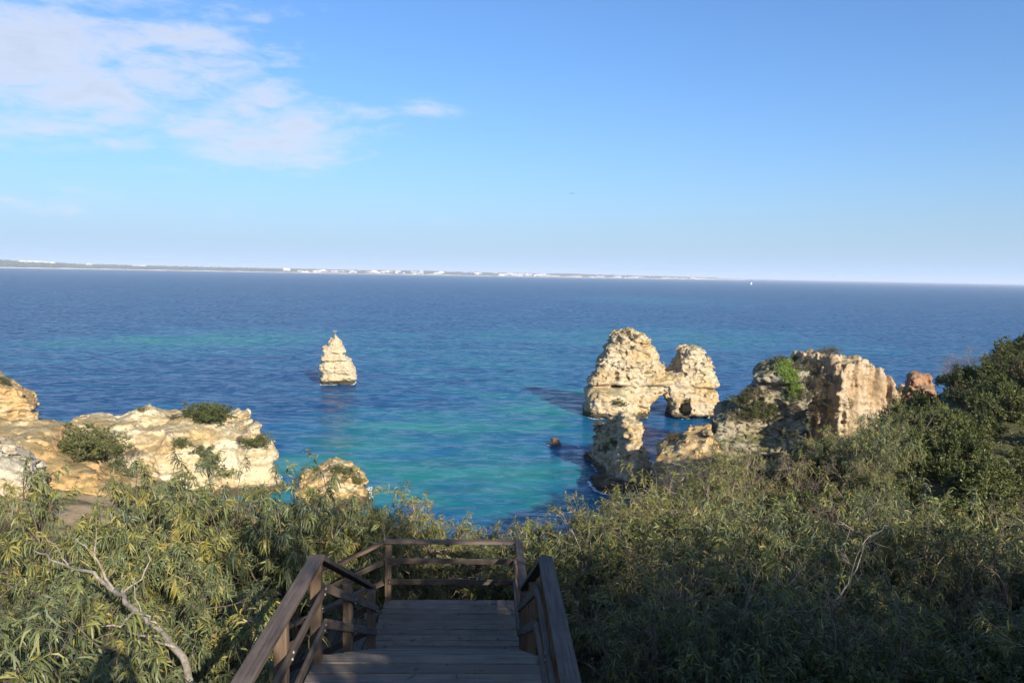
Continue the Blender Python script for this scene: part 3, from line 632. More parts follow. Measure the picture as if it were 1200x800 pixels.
# flight turning down to the left
sl = 0.50; lrun = .33
for k in range(1, 11):
    xk = -HW - .06 - lrun * (k - .5); z = DECK_LOW - lrun * sl * k
    for j in (0, 1):
        key = ('left', j)
        if key not in plank_me: plank_me[key] = beam_mesh('plank', Y_END - Y_LO - .2, lrun / 2 - .01, .045, .007)
        o = obj('tread_board', plank_me[key], M_deck, st, L(xk + lrun * (.25 - .5 * j), (Y_LO + Y_END) / 2 + .02, z - .022)); o.rotation_euler = (0, 0, math.pi / 2 + rs.uniform(-.004, .004))
XE = -HW - .06 - lrun * 10
for yy in (Y_LO + .12, Y_END - .08):
    beam_between('stringer', L(-HW - .02, yy, DECK_LOW - .2), L(XE, yy, DECK_LOW - .2 - (abs(XE) - HW) * sl), .05, .26, M_post, st)
# posts
def post(x, y, zb, zt, w=.115, mat=None):
    o = beam_between('post', L(x, y, zb), L(x, y, zt), w, w, mat or M_post, st, rs.uniform(-.06, .06), .008); return o
bolt_me = None
def bolt(x, y, z, axis='x'):
    global bolt_me
    if bolt_me is None:
        k = 8; V = [(.0, .016 * math.cos(2 * math.pi * i / k), .016 * math.sin(2 * math.pi * i / k)) for i in range(k)] + [(.012, .012 * math.cos(2 * math.pi * i / k), .012 * math.sin(2 * math.pi * i / k)) for i in range(k)]
        bolt_me = mesh_np('bolt', V, [[(i, (i + 1) % k, k + (i + 1) % k, k + i) for i in range(k)], [tuple(range(k, 2 * k))]])
    o = obj('bolt', bolt_me, M_bolt, st, L(x, y, z)); o.rotation_euler = (0, 0, {'x': 0, '-x': math.pi, 'y': math.pi / 2, '-y': -math.pi / 2}[axis]); return o
HT, HM, HL = 1.10, .76, .37
for s in (-1, 1):
    x = s * HW
    for yy, dz in ((5.15, DECK_UP), (6.7, DECK_UP), (8.12, DECK_UP)): post(x, yy, dz - 1.0, dz + HT - .06)
    ymid = 10.05; zmid = DECK_UP - (DECK_UP - DECK_LOW) * (ymid - 8.12) / (Y_LO + .05 - 8.12)
    post(x, ymid, zmid - 1.2, zmid + HT - .08)
    post(x, Y_LO + .05, DECK_LOW - 1.1, DECK_LOW + HT - .06, .125)
    post(x, Y_END, DECK_LOW - 1.1, DECK_LOW + HT - .05, .115)
    for yy in (0.3, 2.6):
        zz_ = -1.66 - (yy - .3) / 4.7 * 2.44; post(x, yy, zz_ - .9, zz_ + HT - .06)
    xi = s * (HW - .08)
    beam_between('handrail', L(x, .3, -1.66 + HT), L(x, 5.12, DECK_UP + HT), .15, .055, M_rail, st)
    beam_between('handrail', L(x, 5.14, DECK_UP + HT), L(x, 8.19, DECK_UP + HT), .15, .055, M_rail, st)
    beam_between('handrail', L(x, 8.20, DECK_UP + HT - .01), L(x, Y_LO + .1, DECK_LOW + HT), .13, .055, M_rail, st)
    for hh in (HM, HL):
        beam_between('guard_rail', L(xi, 5.1, DECK_UP + hh), L(xi, 8.18, DECK_UP + hh), .035, .095, M_rail, st)
        beam_between('guard_rail', L(xi, 8.2, DECK_UP + hh), L(xi, Y_LO + .1, DECK_LOW + hh), .035, .10, M_rail, st)
        beam_between('guard_rail', L(xi, .3, -1.66 + hh), L(xi, 5.08, DECK_UP + hh), .035, .095, M_rail, st)
        for yy in (5.15, 6.7, 8.10):
            for q in (-.02, .022): bolt(xi - s * .018, yy + q, DECK_UP + hh + q, '-x' if s > 0 else 'x')
        for q in (-.02, .022):
            bolt(xi - s * .018, ymid + q, zmid + hh + q, '-x' if s > 0 else 'x'); bolt(xi - s * .018, Y_LO + .05 + q, DECK_LOW + hh + q, '-x' if s > 0 else 'x')
    # dark packers behind the side rails of the flight
beam_between('handrail', L(-HW - .07, Y_END, DECK_LOW + HT), L(HW + .07, Y_END, DECK_LOW + HT), .13, .055, M_rail, st)
beam_between('handrail', L(HW, Y_LO + .12, DECK_LOW + HT + .002), L(HW, Y_END - .07, DECK_LOW + HT + .002), .13, .055, M_rail, st)
for hh in (HM, HL):
    beam_between('guard_rail', L(-HW + .02, Y_END - .08, DECK_LOW + hh), L(HW - .02, Y_END - .08, DECK_LOW + hh), .035, .10, M_rail, st)
    beam_between('guard_rail', L(HW - .08, Y_LO + .12, DECK_LOW + hh), L(HW - .08, Y_END - .11, DECK_LOW + hh), .035, .10, M_rail, st)
    for xx in (-HW + .03, HW - .06): bolt(xx, Y_END - .1, DECK_LOW + hh, '-y')
for (yy, ins) in ((Y_END, -.08), (Y_LO + .05, .08)):
    a = L(-HW - .08, yy, DECK_LOW + HT - .02); e = L(XE, yy, DECK_LOW + HT - .02 - (abs(XE) - HW - .08) * sl)
    beam_between('handrail', a, e, .13, .055, M_rail, st)
    for hh in (HM, HL):
        beam_between('guard_rail', a + Vector((0, ins, hh - HT)), e + Vector((0, ins, hh - HT)), .035, .10, M_rail, st)
    for xx in (-HW - 1.7, XE + .1):
        z = DECK_LOW - (abs(xx) - HW) * sl; post(xx, yy, z - 1.2, z + HT - .08)

# ------------------------------------------------------------------ plants
def tubes(lines, sides=3):
    """lines: list of (points (k,3), r0, r1) -> verts, quads"""
    V, Q, n = [], [], 0
    ang = np.arange(sides) * 2 * np.pi / sides
    for pts, r0, r1 in lines:
        k = len(pts); d = np.gradient(pts, axis=0); d /= np.linalg.norm(d, axis=1)[:, None] + 1e-9
        ref = np.where(np.abs(d[:, 2:3]) > .9, [[1., 0, 0]], [[0, 0, 1.]])
        u = np.cross(d, ref); u /= np.linalg.norm(u, axis=1)[:, None] + 1e-9; v = np.cross(d, u)
        r = np.linspace(r0, r1, k)[:, None, None]
        ring = pts[:, None] + r * (np.cos(ang)[None, :, None] * u[:, None] + np.sin(ang)[None, :, None] * v[:, None])
        V.append(ring.reshape(-1, 3)); i = np.arange(k - 1)[:, None] * sides + np.arange(sides)[None]; j = np.arange(k - 1)[:, None] * sides + (np.arange(sides)[None] + 1) % sides
        Q.append(np.stack([i, j, j + sides, i + sides], -1).reshape(-1, 4) + n); n += k * sides
    return np.concatenate(V), np.concatenate(Q)
def limb(rng, p, d, Ln, k=6, wob=.25, up=0.0):
    pts = [np.array(p, float)]; d = np.array(d, float); d /= np.linalg.norm(d)
    for i in range(k - 1):
        d = d + rng.normal(0, wob, 3) * .5 + np.array([0, 0, up]); d /= np.linalg.norm(d); pts.append(pts[-1] + d * Ln / (k - 1))
    return np.array(pts)
def leaves(rng, P, Dr, Ln, W, droop, quad=False):
    n = len(P); Dr = Dr / (np.linalg.norm(Dr, axis=1)[:, None] + 1e-9)
    sd = np.cross(Dr, rng.normal(0, 1, (n, 3))); sd /= np.linalg.norm(sd, axis=1)[:, None] + 1e-9
    Ln = Ln[:, None]; W = W[:, None]; dn = np.array([[0, 0, -1.]]) * droop[:, None]
    if quad:
        V = np.stack([P, P + Dr * Ln * .5 + sd * W / 2, P + Dr * Ln + dn * Ln * .3, P + Dr * Ln * .5 - sd * W / 2], 1)
        b = np.arange(n)[:, None] * 4; return V.reshape(-1, 3), [b + np.array([[0, 1, 2, 3]])], 4
    cur = rng.normal(0, .12, (n, 1)) * sd
    p1 = P + Dr * Ln * .36 + dn * Ln * .07; p2 = P + (Dr * .70 + dn * .30 + cur) * Ln; tp = P + (Dr * .86 + dn * .72 + cur * 2.2) * Ln
    tw = rng.normal(0, .35, (n, 1)) * np.cross(Dr, sd); s2 = sd + tw
    V = np.stack([P, p1 + sd * W / 2, p1 - sd * W / 2, p2 + s2 * W * .42, p2 - s2 * W * .42, tp], 1)
    b = np.arange(n)[:, None] * 6
    return V.reshape(-1, 3), [b + np.array([[1, 2, 4, 3]]), np.concatenate([b + np.array([[0, 2, 1]]), b + np.array([[3, 4, 5]])])], 6
def shrub_meshes(seed, H, R, stems=7, secs=6, twigs=5, nleaf=20, LL=.15, LW=.017, droop=.7, tint=(.4, .22), tips=.25, quad=False, bare=.25, r0=.035, wob=.3, upk=.08, leafp=1.0, dome=0.0, twigL=.22, spread=(.15, 1.0), hang=0.0, lf=(.08, .8)):
    rng = np.random.default_rng(seed); lines = []; tw = []
    for i in range(stems):
        a = 2 * np.pi * (i + rng.uniform(-.3, .3)) / stems; tl = rng.uniform(*spread) * np.arctan2(R, H * .75)
        d = np.array([np.cos(a) * np.sin(tl), np.sin(a) * np.sin(tl), np.cos(tl)])
        hl = 1.0 if not dome else np.cos(tl * dome)
        S = limb(rng, (np.cos(a) * .08, np.sin(a) * .08, -.15), d, H * rng.uniform(.8, 1.08) * hl + .15, 7, wob, upk * .4); lines.append((S, r0 * rng.uniform(.7, 1.2), r0 * .25))
        for j in range(secs):
            f = bare + (1 - bare) * (j + rng.uniform(.2, 1)) / secs; f = min(f, .99); k = f * (len(S) - 1); i0 = int(k)
            p = S[i0] + (S[min(i0 + 1, len(S) - 1)] - S[i0]) * (k - i0); dd = S[min(i0 + 1, len(S) - 1)] - S[i0]; dd = dd / (np.linalg.norm(dd) + 1e-9)
            d2 = dd * .6 + rng.normal(0, .75, 3) + np.array([0, 0, .15]); Ls = H * rng.uniform(.22, .42) * (1.15 - .4 * f)
            B = limb(rng, p, d2, Ls, 5, wob * 1.2, upk); lines.append((B, r0 * .34, r0 * .12))
            for q in range(twigs):
                g = rng.uniform(.25, 1.0); k = g * (len(B) - 1); i1 = min(int(k), len(B) - 2); p = B[i1] + (B[i1 + 1] - B[i1]) * (k - i1)
                d3 = (B[i1 + 1] - B[i1]) / (np.linalg.norm(B[i1 + 1] - B[i1]) + 1e-9) * .7 + rng.normal(0, .7, 3) + np.array([0, 0, .2])
                T = limb(rng, p, d3, H * twigL * rng.uniform(.5, 1.2), 4, wob * 1.3, upk); lines.append((T, r0 * .13, r0 * .05)); tw.append(T)
    WV, WQ = tubes(lines, 3)
    wood = mesh_np('branches', WV, [WQ], True)
    if nleaf <= 0: return None, wood
    P, Dd, TT = [], [], []
    for T in tw:
        if rng.random() > leafp: continue
        f = rng.uniform(lf[0], 1.0, nleaf) ** lf[1]; k = f * (len(T) - 1); i0 = np.minimum(k.astype(int), len(T) - 2)
        P.append(T[i0] + (T[i0 + 1] - T[i0]) * (k - i0)[:, None]); dd = T[i0 + 1] - T[i0]; dd = dd / (np.linalg.norm(dd, axis=1)[:, None] + 1e-9)
        Dd.append(dd * .75 + rng.normal(0, .6, (nleaf, 3)) - np.array([0, 0, hang])); base = rng.normal(tint[0], tint[1] * .6)
        TT.append(base + rng.normal(0, tint[1] * .6, nleaf) + tips * np.clip(f - .6, 0, 1) * (rng.random() < .55))
    P = np.concatenate(P); Dd = np.concatenate(Dd); TT = np.concatenate(TT); n = len(P)
    odd = rng.random(n) < .03; TT[odd] = rng.uniform(.85, 1.0, odd.sum())
    V, G, per = leaves(rng, P, Dd, LL * rng.uniform(.55, 1.2, n), LW * rng.uniform(.7, 1.3, n), droop * rng.uniform(.3, 1.3, n), quad)
    fol = mesh_np('foliage', V, G, False, np.repeat(np.clip(TT, 0, 1), per))
    return fol, wood
PROTO = {}
def proto(kind, variants, fmat, wmat, name, **kw):
    PROTO[kind] = []
    for s in range(variants):
        f, wd = shrub_meshes(1000 + hash_s(kind) + s, **kw)
        if f: f.materials.append(fmat)
        wd.materials.append(wmat); PROTO[kind].append((f, wd, name))
def hash_s(s): return sum((i + 1) * ord(c) for i, c in enumerate(s)) % 5000
proto('acacia', 5, M_acacia, M_bark, 'acacia_shrub', H=2.3, R=1.45, stems=9, secs=7, twigs=5, nleaf=24, LL=.175, LW=.018, droop=.9, tint=(.35, .2), tips=.6, hang=.6, lf=(.3, .6))
proto('olive', 5, M_yellow, M_twig, 'acacia_shrub', H=2.2, R=1.4, stems=9, secs=7, twigs=5, nleaf=18, LL=.18, LW=.016, droop=.6, tint=(.40, .26), tips=.5, leafp=.8, hang=.3, lf=(.3, .6))
proto('tree', 3, M_acacia, M_bark, 'acacia_tree', H=3.3, R=2.1, stems=8, secs=8, twigs=6, nleaf=30, LL=.185, LW=.022, droop=.9, hang=.7, lf=(.2, .6), tint=(.33, .18), tips=.8, bare=.48, r0=.05, dome=.8, spread=(.35, 1.1), twigL=.14)
proto('twiggy', 4, M_heath, M_twig, 'twiggy_shrub', H=1.9, R=1.4, stems=10, secs=8, twigs=9, nleaf=3, LL=.09, LW=.012, droop=.5, tint=(.7, .2), tips=.1, r0=.022, wob=.5, leafp=.4, twigL=.26)
proto('dead', 3, None, M_dead, 'dead_shrub', H=1.7, R=1.5, stems=4, secs=5, twigs=4, nleaf=0, r0=.028, wob=.5, twigL=.28, spread=(.4, 1.2))
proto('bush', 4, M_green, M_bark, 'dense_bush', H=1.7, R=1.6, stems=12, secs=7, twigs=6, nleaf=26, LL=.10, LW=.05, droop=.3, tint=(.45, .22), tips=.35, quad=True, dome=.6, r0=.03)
proto('heath', 4, M_heath, M_twig, 'heath_bush', H=1.0, R=1.1, stems=12, secs=6, twigs=5, nleaf=20, LL=.06, LW=.02, droop=.2, tint=(.38, .22), tips=.3, quad=True, dome=.6, r0=.018)
proto('scrub', 4, M_green, M_twig, 'scrub_bush', H=1.0, R=1.15, stems=12, secs=6, twigs=5, nleaf=22, LL=.07, LW=.03, droop=.2, tint=(.62, .22), tips=.3, quad=True, dome=.6, r0=.018)
prng = random.Random(77); placed = []
def plant(kind, x, y, z, s, label, group=None, cat='shrub', rz=None, tilt=0.0, sz=1.0, var=None):
    f, wd, nm = PROTO[kind][prng.randrange(len(PROTO[kind])) if var is None else var]
    e = empty(nm, (x, y, z), prng.uniform(0, 6.28) if rz is None else rz); e.scale = (s, s, s * sz)
    e.rotation_euler.x = prng.uniform(-tilt, tilt); e.rotation_euler.y = prng.uniform(-tilt, tilt)
    tag(e, label, cat, group)
    if f:
        o = bpy.data.objects.new('foliage', f); COL.objects.link(o); o.parent = e; o['kind'] = 'stuff'
    o = bpy.data.objects.new('branches', wd); COL.objects.link(o); o.parent = e
    placed.append((x, y)); return e
def in_stairs(x, y, m=0.0):
    xl = x + .53 + .033 * y
    if -2 < y < 15.1 + m and abs(xl) < 1.55 + m: return True
    return -4.6 < xl < 0 and 9.6 - m < y < 15.0 + m
CRI = CR.inverted()
def project(p):
    q = CRI @ (Vector(p) - Vector((0, 0, CAM_Z))); return (600 + FPX * q.x / -q.z, 400 - FPX * q.y / -q.z) if q.z < -.1 else (-9999, -9999)
HEIGHT = dict(acacia=1.5, olive=1.4, twiggy=1.3, bush=1.1, heath=.6, scrub=.6)
LIMB = np.array([(at(*p).x * .9, p[2] * .9) for p in [(226, 806, 8.4), (170, 722, 9.2), (134, 692, 9.8), (80, 662, 10.6), (40, 645, 11.1)]])
def before_limb(x, y):
    a = math.atan2(x, y); la = np.arctan2(LIMB[:, 0], LIMB[:, 1])[::-1]; r = np.interp(a, la, np.hypot(LIMB[:, 0], LIMB[:, 1])[::-1])
    return la[0] - .05 < a < la[-1] + .06 and r - 1.9 < math.hypot(x, y) < r + .25
def scatter(n, x0, x1, y0, y1, dmin, kinds, sc, label, group, where=None, cat='shrub', m=0.35, dz=-.1):
    prng.seed(hash_s(group) + 5); pts = []; tries = 0
    while len(pts) < n and tries < n * 60:
        tries += 1; x, y = prng.uniform(x0, x1), prng.uniform(y0, y1)
        if in_stairs(x, y, m) or before_limb(x, y) or (where and not where(x, y)): continue
        if abs(math.atan2(x, y + 1.0)) > R_(37): continue
        if any((x - a) ** 2 + (y - b) ** 2 < dmin * dmin for a, b in pts): continue
        pts.append((x, y))
    if not pts: return
    zs = ground([p[0] for p in pts], [p[1] for p in pts])
    ft = np.linspace(.25, .90, 22)                 # leave out what the ridge in front hides altogether
    for (x, y), z in zip(pts, zs):
        top = z + sc[1] * 1.9; gl_ = ground(x * ft, y * ft) + .4; tz = CAM_Z + (top - CAM_Z) * ft
        if y > 16 and (gl_ > tz).any(): continue
        k = prng.choice(kinds); s_ = prng.uniform(*sc); px, py = project((x, y, z + dz + HEIGHT[k] * s_))
        if px < -110 or px > 1310 or py > 930: continue
        look = label.format({'acacia': 'grey green acacia', 'olive': 'olive yellow acacia', 'twiggy': 'twiggy shrub', 'bush': 'dense green bush', 'heath': 'brownish heath bush', 'scrub': 'grey green scrub'}[k])
        e = plant(k, x, y, z + dz, s_, look, group, cat, tilt=.12); PLACE.append((e, look, px, py, y))
PLACE = []
COLS = [(25, 'at the left edge'), (62, 'under the left edge rock'), (95, 'under the white cliff'), (135, 'under the headland bush'), (175, 'under the ochre hump'), (225, 'under the paired crest bushes'), (265, 'under the headland gully'), (300, 'under the headland end'), (338, 'left of the rounded rock'), (375, 'under the rounded rock'), (410, 'under the sea stack'), (445, 'right of the sea stack'),
        (485, 'under the town tower'), (535, 'under the left teal water'), (590, 'under the middle of the sea'), (632, 'under the right teal water'), (668, 'under the tiny reef'), (700, 'under the pointed rock'), (735, 'under the tall arch hump'), (770, 'under the arch opening'), (805, 'under the small arch hump'), (845, 'under the ochre headland'), (875, 'under the sailing boat'), (905, 'under the grass patch'),
        (935, 'right of the grass patch'), (965, 'under the dark cliff'), (1000, 'under the fluted face'), (1030, 'under the fluted shoulder'), (1062, 'left of the red outcrop'), (1092, 'under the red outcrop'), (1120, 'right of the red outcrop'), (1150, 'toward the right edge'), (1180, 'near the right edge'), (9999, 'at the right edge')]
ROWS = [(430, 'topmost'), (470, 'very high'), (500, 'high'), (530, 'upper'), (560, 'upper middle'), (585, 'middle'), (610, 'lower middle'), (640, 'lower'), (675, 'low'), (715, 'very low'), (760, 'near bottom'), (9999, 'bottom')]
def name_places():
    d = {}
    for r in PLACE:
        c = next(w_ for lim, w_ in COLS if r[2] < lim); v = next(w_ for lim, w_ in ROWS if r[3] < lim)
        d.setdefault(f'{r[1]}, {v}, {c}', []).append(r)
    for k, rs_ in d.items():
        rs_.sort(key=lambda r: r[4]); n = len(rs_)
        names = [''] if n == 1 else ['nearer ', 'farther '] if n == 2 else ['nearest '] + (['middle '] if n == 3 else ['second nearest '] + ['middle '] * (n - 4) + ['second farthest ']) + ['farthest ']
        for r, w_ in zip(rs_, names): r[0]['label'] = w_ + k

# left slope beside the stairs
scatter(34, -6.2, -2.0, 5.5, 15, 1.0, ['acacia'] * 4 + ['olive', 'twiggy', 'bush'], (.55, 1.05), '{} left of the stairs', 'acacias on the near left slope', m=1.0)
scatter(34, -11.5, -5.2, 6.5, 15, 1.15, ['acacia', 'acacia', 'olive', 'twiggy', 'heath'], (.45, .72), 'low {} on the left slope', 'low growth on the left slope', m=.7)
scatter(18, -11, -2.5, 15, 21, 1.3, ['acacia', 'olive', 'acacia'], (.95, 1.2), '{} below the turn of the stairs', 'acacias down the left slope', where=lambda x, y: x > -7.5 + (y - 15) * .3)
scatter(64, -20, -7, 13, 31, 1.1, ['heath', 'heath', 'scrub', 'twiggy'], (.35, .62), '{} on the left spur', 'heath on the left spur', where=lambda x, y: x < -8.0 - (y - 14) * .15)
scatter(26, -26, -9.5, 26, 44, 1.8, ['heath', 'scrub', 'heath', 'twiggy'], (.5, .85), '{} in the left gully', 'heath in the left gully')
# behind the far rail
scatter(48, -5.5, 3.5, 15.4, 19.5, .85, ['olive', 'acacia', 'olive', 'bush'], (.8, 1.1), '{} beyond the landing rail', 'shrubs beyond the landing rail', m=.7)
# right slope
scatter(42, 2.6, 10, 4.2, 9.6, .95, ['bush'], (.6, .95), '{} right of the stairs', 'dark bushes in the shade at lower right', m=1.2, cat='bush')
scatter(50, 1.3, 13, 9.0, 17, 1.15, ['olive', 'olive', 'acacia', 'bush', 'acacia'], (.6, 1.15), '{} right of the stairs', 'acacias on the near right slope', m=1.15)
scatter(10, 2, 12, 8.5, 19, 2.0, ['twiggy'], (.85, 1.2), '{} right of the stairs', 'twiggy shrubs on the right slope', m=1.2)
scatter(44, 2.5, 16, 16, 30, 1.45, ['olive', 'twiggy', 'twiggy', 'acacia', 'bush'], (.6, .92), '{} toward the right cliffs', 'shrubs toward the right cliffs', where=lambda x, y: x > (y - 18) * .62 and x < y * .47 + .5)
scatter(140, 8, 42, 12, 58, 1.4, ['bush', 'bush', 'bush', 'bush', 'scrub'], (.55, .85), '{} on the right hill', 'green bushes on the right hill', where=lambda x, y: x > y * (.455 if y > 19 else .53) - .5 and x < y * .80 + 3, cat='bush')
scatter(26, 23, 52, 40, 66, 2.2, ['heath', 'heath', 'twiggy'], (.9, 1.35), '{} on the right hill crest', 'heath on the right hill crest', where=lambda x, y: x > y * .52 and y > 40)

name_places()
def on_px(kind, px, py, Y, s, label, cat='shrub', group=None, sink=.0, **k):
    q = at(px, py, Y); return plant(kind, q.x, q.y, float(ground(q.x, q.y)[0]) - sink, s, label, group, cat, **k)
for k_, (px, Y, s_, kd) in enumerate([(690, 19.5, 1.05, 'olive'), (712, 20.5, 1.2, 'twiggy'), (735, 20.0, 1.2, 'olive'), (757, 21.5, 1.3, 'twiggy'), (780, 21.0, 1.25, 'olive'), (803, 22.5, 1.35, 'twiggy'), (826, 22.5, 1.3, 'olive'), (850, 24.0, 1.4, 'twiggy'), (872, 24.5, 1.3, 'olive')]):
    on_px(kd, px, 560, Y, s_ * .9, ['olive shrub breaking the skyline left of the pointed rock', 'twiggy grey shrub at the foot of the pointed rock', 'olive shrub at the foot of the pointed rock', 'twiggy shrub below the water inside the arch', 'olive shrub left of the ochre headland foot', 'twiggy shrub at the ochre headland foot', 'olive shrub between ochre headland and grey cliff', 'twiggy shrub at the grey cliff foot', 'olive shrub right of the grey cliff foot'][k_], group='shrubs at the foot of the right rocks')
# named plants on the left
on_px('tree', 128, 690, 13.5, 1.04, 'acacia tree with a flat drooping crown and bare forked stem, left of the stairs', 'tree', var=0)
on_px('tree', 250, 690, 14.2, 1.1, 'acacia tree with yellowish hanging leaves in front of the pale headland', 'tree', var=1)
on_px('tree', 345, 680, 15.0, .98, 'acacia tree with deep green hanging leaves behind the left handrail', 'tree', var=2)
on_px('tree', 190, 690, 14.8, 1.0, 'acacia tree between the bare stemmed one and the yellowish one', 'tree', var=2)
on_px('tree', 410, 670, 16.5, .76, 'smallest acacia tree, below the rounded ochre rock', 'tree', var=0)
# bare pale shrubs on the right
for (px, py, Y, s, lab) in [(775, 650, 10.5, .62, 'bleached bare shrub with forked white stems right of the handrail'), (965, 640, 12.0, .95, 'bleached bare shrub with long upright stems in the middle of the right slope'),
                            (1005, 690, 10.5, .75, 'dark bare shrub with a crooked stem at the edge of the shade'), (1040, 600, 14.0, .85, 'bare grey shrub in front of the green hill bushes')]:
    q = at(px, py, Y); plant('dead', q.x, q.y, max(float(ground(q.x, q.y)[0]) + .7, q.z - 1.1), s, lab, cat='shrub')
# tall shrubs added out of view by the stair top to shade the foreground
for i, (x, y, s) in enumerate([(5.4, -1.8, 1.6), (6.9, -1.6, 1.55), (8.3, -1.8, 1.6), (9.8, -1.4, 1.5), (11.3, -1.5, 1.5), (12.9, -1.2, 1.45), (14.6, -1.2, 1.4), (16.4, -1.0, 1.4), (4.9, -3.6, 1.8), (6.8, -3.9, 1.8), (8.8, -3.8, 1.75), (10.8, -3.8, 1.7), (13, -3.6, 1.6)]):
    plant('bush' if i % 3 else 'acacia', x, y, float(ground(x, y)[0]) - .1, s, 'unseen tall shrub added right of the stair top to shade the slope', 'unseen shade shrubs behind the stair top', sz=1.25)

# bushes rooted on the rocks
for (px, py, s, kind, lab) in [
    (100, 528, 2.6, 'scrub', 'large grey green bush on the left shoulder of the pale headland'), (125, 522, 2.2, 'heath', 'brownish bush at the right of the large headland bush'), (112, 518, 2.2, 'scrub', 'topmost grey green bush on the headland shoulder'), (140, 532, 2.0, 'heath', 'brown bush below the headland shoulder bushes'), (118, 540, 2.2, 'scrub', 'lowest bush of the headland shoulder'), (82, 532, 1.9, 'scrub', 'small bush hanging over the left end of the headland'),
    (150, 545, 1.6, 'twiggy', 'tangle of dry reddish twigs on the headland slope'),
    (236, 491, 1.6, 'bush', 'dark green bush on the flat crest of the pale headland'), (252, 494, 1.6, 'bush', 'dark green bush at the right of its twin on the headland crest'), (246, 488, 1.4, 'bush', 'topmost dark bush of the headland crest'),
    (302, 522, 1.1, 'bush', 'small green bush clinging to the seaward face of the headland'),
    (237, 532, 1.5, 'scrub', 'scrub patch in the gully of the headland, upper one'), (246, 545, 1.7, 'scrub', 'scrub patch in the gully of the headland, middle one'), (262, 556, 1.4, 'heath', 'scrub patch in the gully of the headland, lowest one'),
    (212, 522, 1.3, 'scrub', 'sparse scrub left of the headland gully'), (283, 517, .9, 'heath', 'sparse brown tuft near the seaward face of the headland'), (205, 490, .9, 'heath', 'brown tuft between the ochre hump and the crest bush'), (165, 481, .8, 'heath', 'dark tuft left of the perched white boulder'),
    (395, 553, 1.2, 'scrub', 'scrub cap on the rounded ochre rock, left part'), (407, 556, 1.3, 'scrub', 'scrub cap on the rounded ochre rock, middle part'), (419, 566, 1.1, 'scrub', 'scrub cap on the rounded ochre rock, right part'),
    (735, 391, 1.3, 'scrub', 'grey green scrub on the very top of the arch rock'), (745, 395, 1.0, 'heath', 'thin scrub right of the arch rock summit'), (728, 398, 1.0, 'heath', 'thin scrub left of the arch rock summit'), (741, 407, .8, 'scrub', 'scrub tuft below the arch rock summit'),
    (722, 437, .9, 'heath', 'scrub in the cleft of the arch rock'), (724, 452, .9, 'heath', 'scrub lower in the cleft of the arch rock'),
    (725, 473, 1.5, 'scrub', 'bush crowning the pointed rock in front of the arch'), (712, 528, 1.6, 'heath', 'dull scrub low on the lit side of the pointed rock'), (722, 520, 1.2, 'scrub', 'dull scrub midway up the pointed rock'), (755, 508, 1.1, 'scrub', 'dark scrub on the right shoulder of the pointed rock'), (705, 500, 1.5, 'heath', 'scrub on the dark flank of the pointed rock'),
    (872, 470, 1.7, 'scrub', 'scrub in the hollow of the grey cliff, upper left'), (886, 462, 1.7, 'heath', 'scrub in the hollow of the grey cliff, top'), (893, 478, 1.7, 'scrub', 'scrub in the hollow of the grey cliff, right'), (880, 488, 1.7, 'scrub', 'scrub in the hollow of the grey cliff, low'), (868, 490, 1.7, 'heath', 'scrub in the hollow of the grey cliff, lowest left'), (900, 490, 1.7, 'scrub', 'scrub in the hollow of the grey cliff, lowest right'),
    (915, 424, 1.2, 'scrub', 'scrub on top of the grey cliff, beside the green grass'), (905, 425, .9, 'heath', 'tuft at the summit of the grey cliff'), (932, 421, 1.0, 'scrub', 'scrub between the grass and the dark cliff'),
    (946, 421, 1.0, 'heath', 'low scrub on the dark cliff, left'), (972, 414, 1.7, 'heath', 'rounded dark bush overhanging the fluted ochre cliff'), (983, 414, 1.3, 'heath', 'smaller bush at the lip of the fluted ochre cliff'), (957, 440, 1.8, 'heath', 'scrub hanging on the shaded cliff, upper'), (945, 465, 1.8, 'heath', 'scrub hanging on the shaded cliff, lower'),
    (938, 432, 1.5, 'heath', 'dark heath clump hanging on the shaded cliff, top left'),
    (950, 430, 1.5, 'heath', 'dark heath clump hanging on the shaded cliff, top middle'),
    (962, 430, 1.5, 'heath', 'dark heath clump hanging on the shaded cliff, top right'),
    (940, 448, 1.5, 'heath', 'dark heath clump hanging on the shaded cliff, upper left'),
    (967, 447, 1.5, 'heath', 'dark heath clump hanging on the shaded cliff, upper right'),
    (938, 480, 1.5, 'heath', 'dark heath clump hanging on the shaded cliff, lower left'),
    (955, 478, 1.5, 'heath', 'dark heath clump hanging on the shaded cliff, lower middle'),
    (966, 472, 1.5, 'heath', 'dark heath clump hanging on the shaded cliff, lower right'),
    (948, 492, 1.5, 'heath', 'dark heath clump hanging on the shaded cliff, bottom'),
    (1043, 440, .9, 'scrub', 'tuft on the right shoulder of the fluted cliff'),
    (3, 447, 1.3, 'scrub', 'scrub on top of the layered rock at the left edge'), (30, 447, .9, 'heath', 'tuft near the seaward end of the layered left rock'),
    (805, 470, .9, 'scrub', 'tuft on the ochre headland under the arch'), (790, 515, 1.2, 'heath', 'dry scrub low on the ochre headland')]:
    h = hit_rock(px, py)
    if h is None: continue
    p = h[0] + h[1] * .10 * s; plant(kind, p.x, p.y, p.z - .22 * s, s * 1.35, lab, cat='bush', sz=.68)
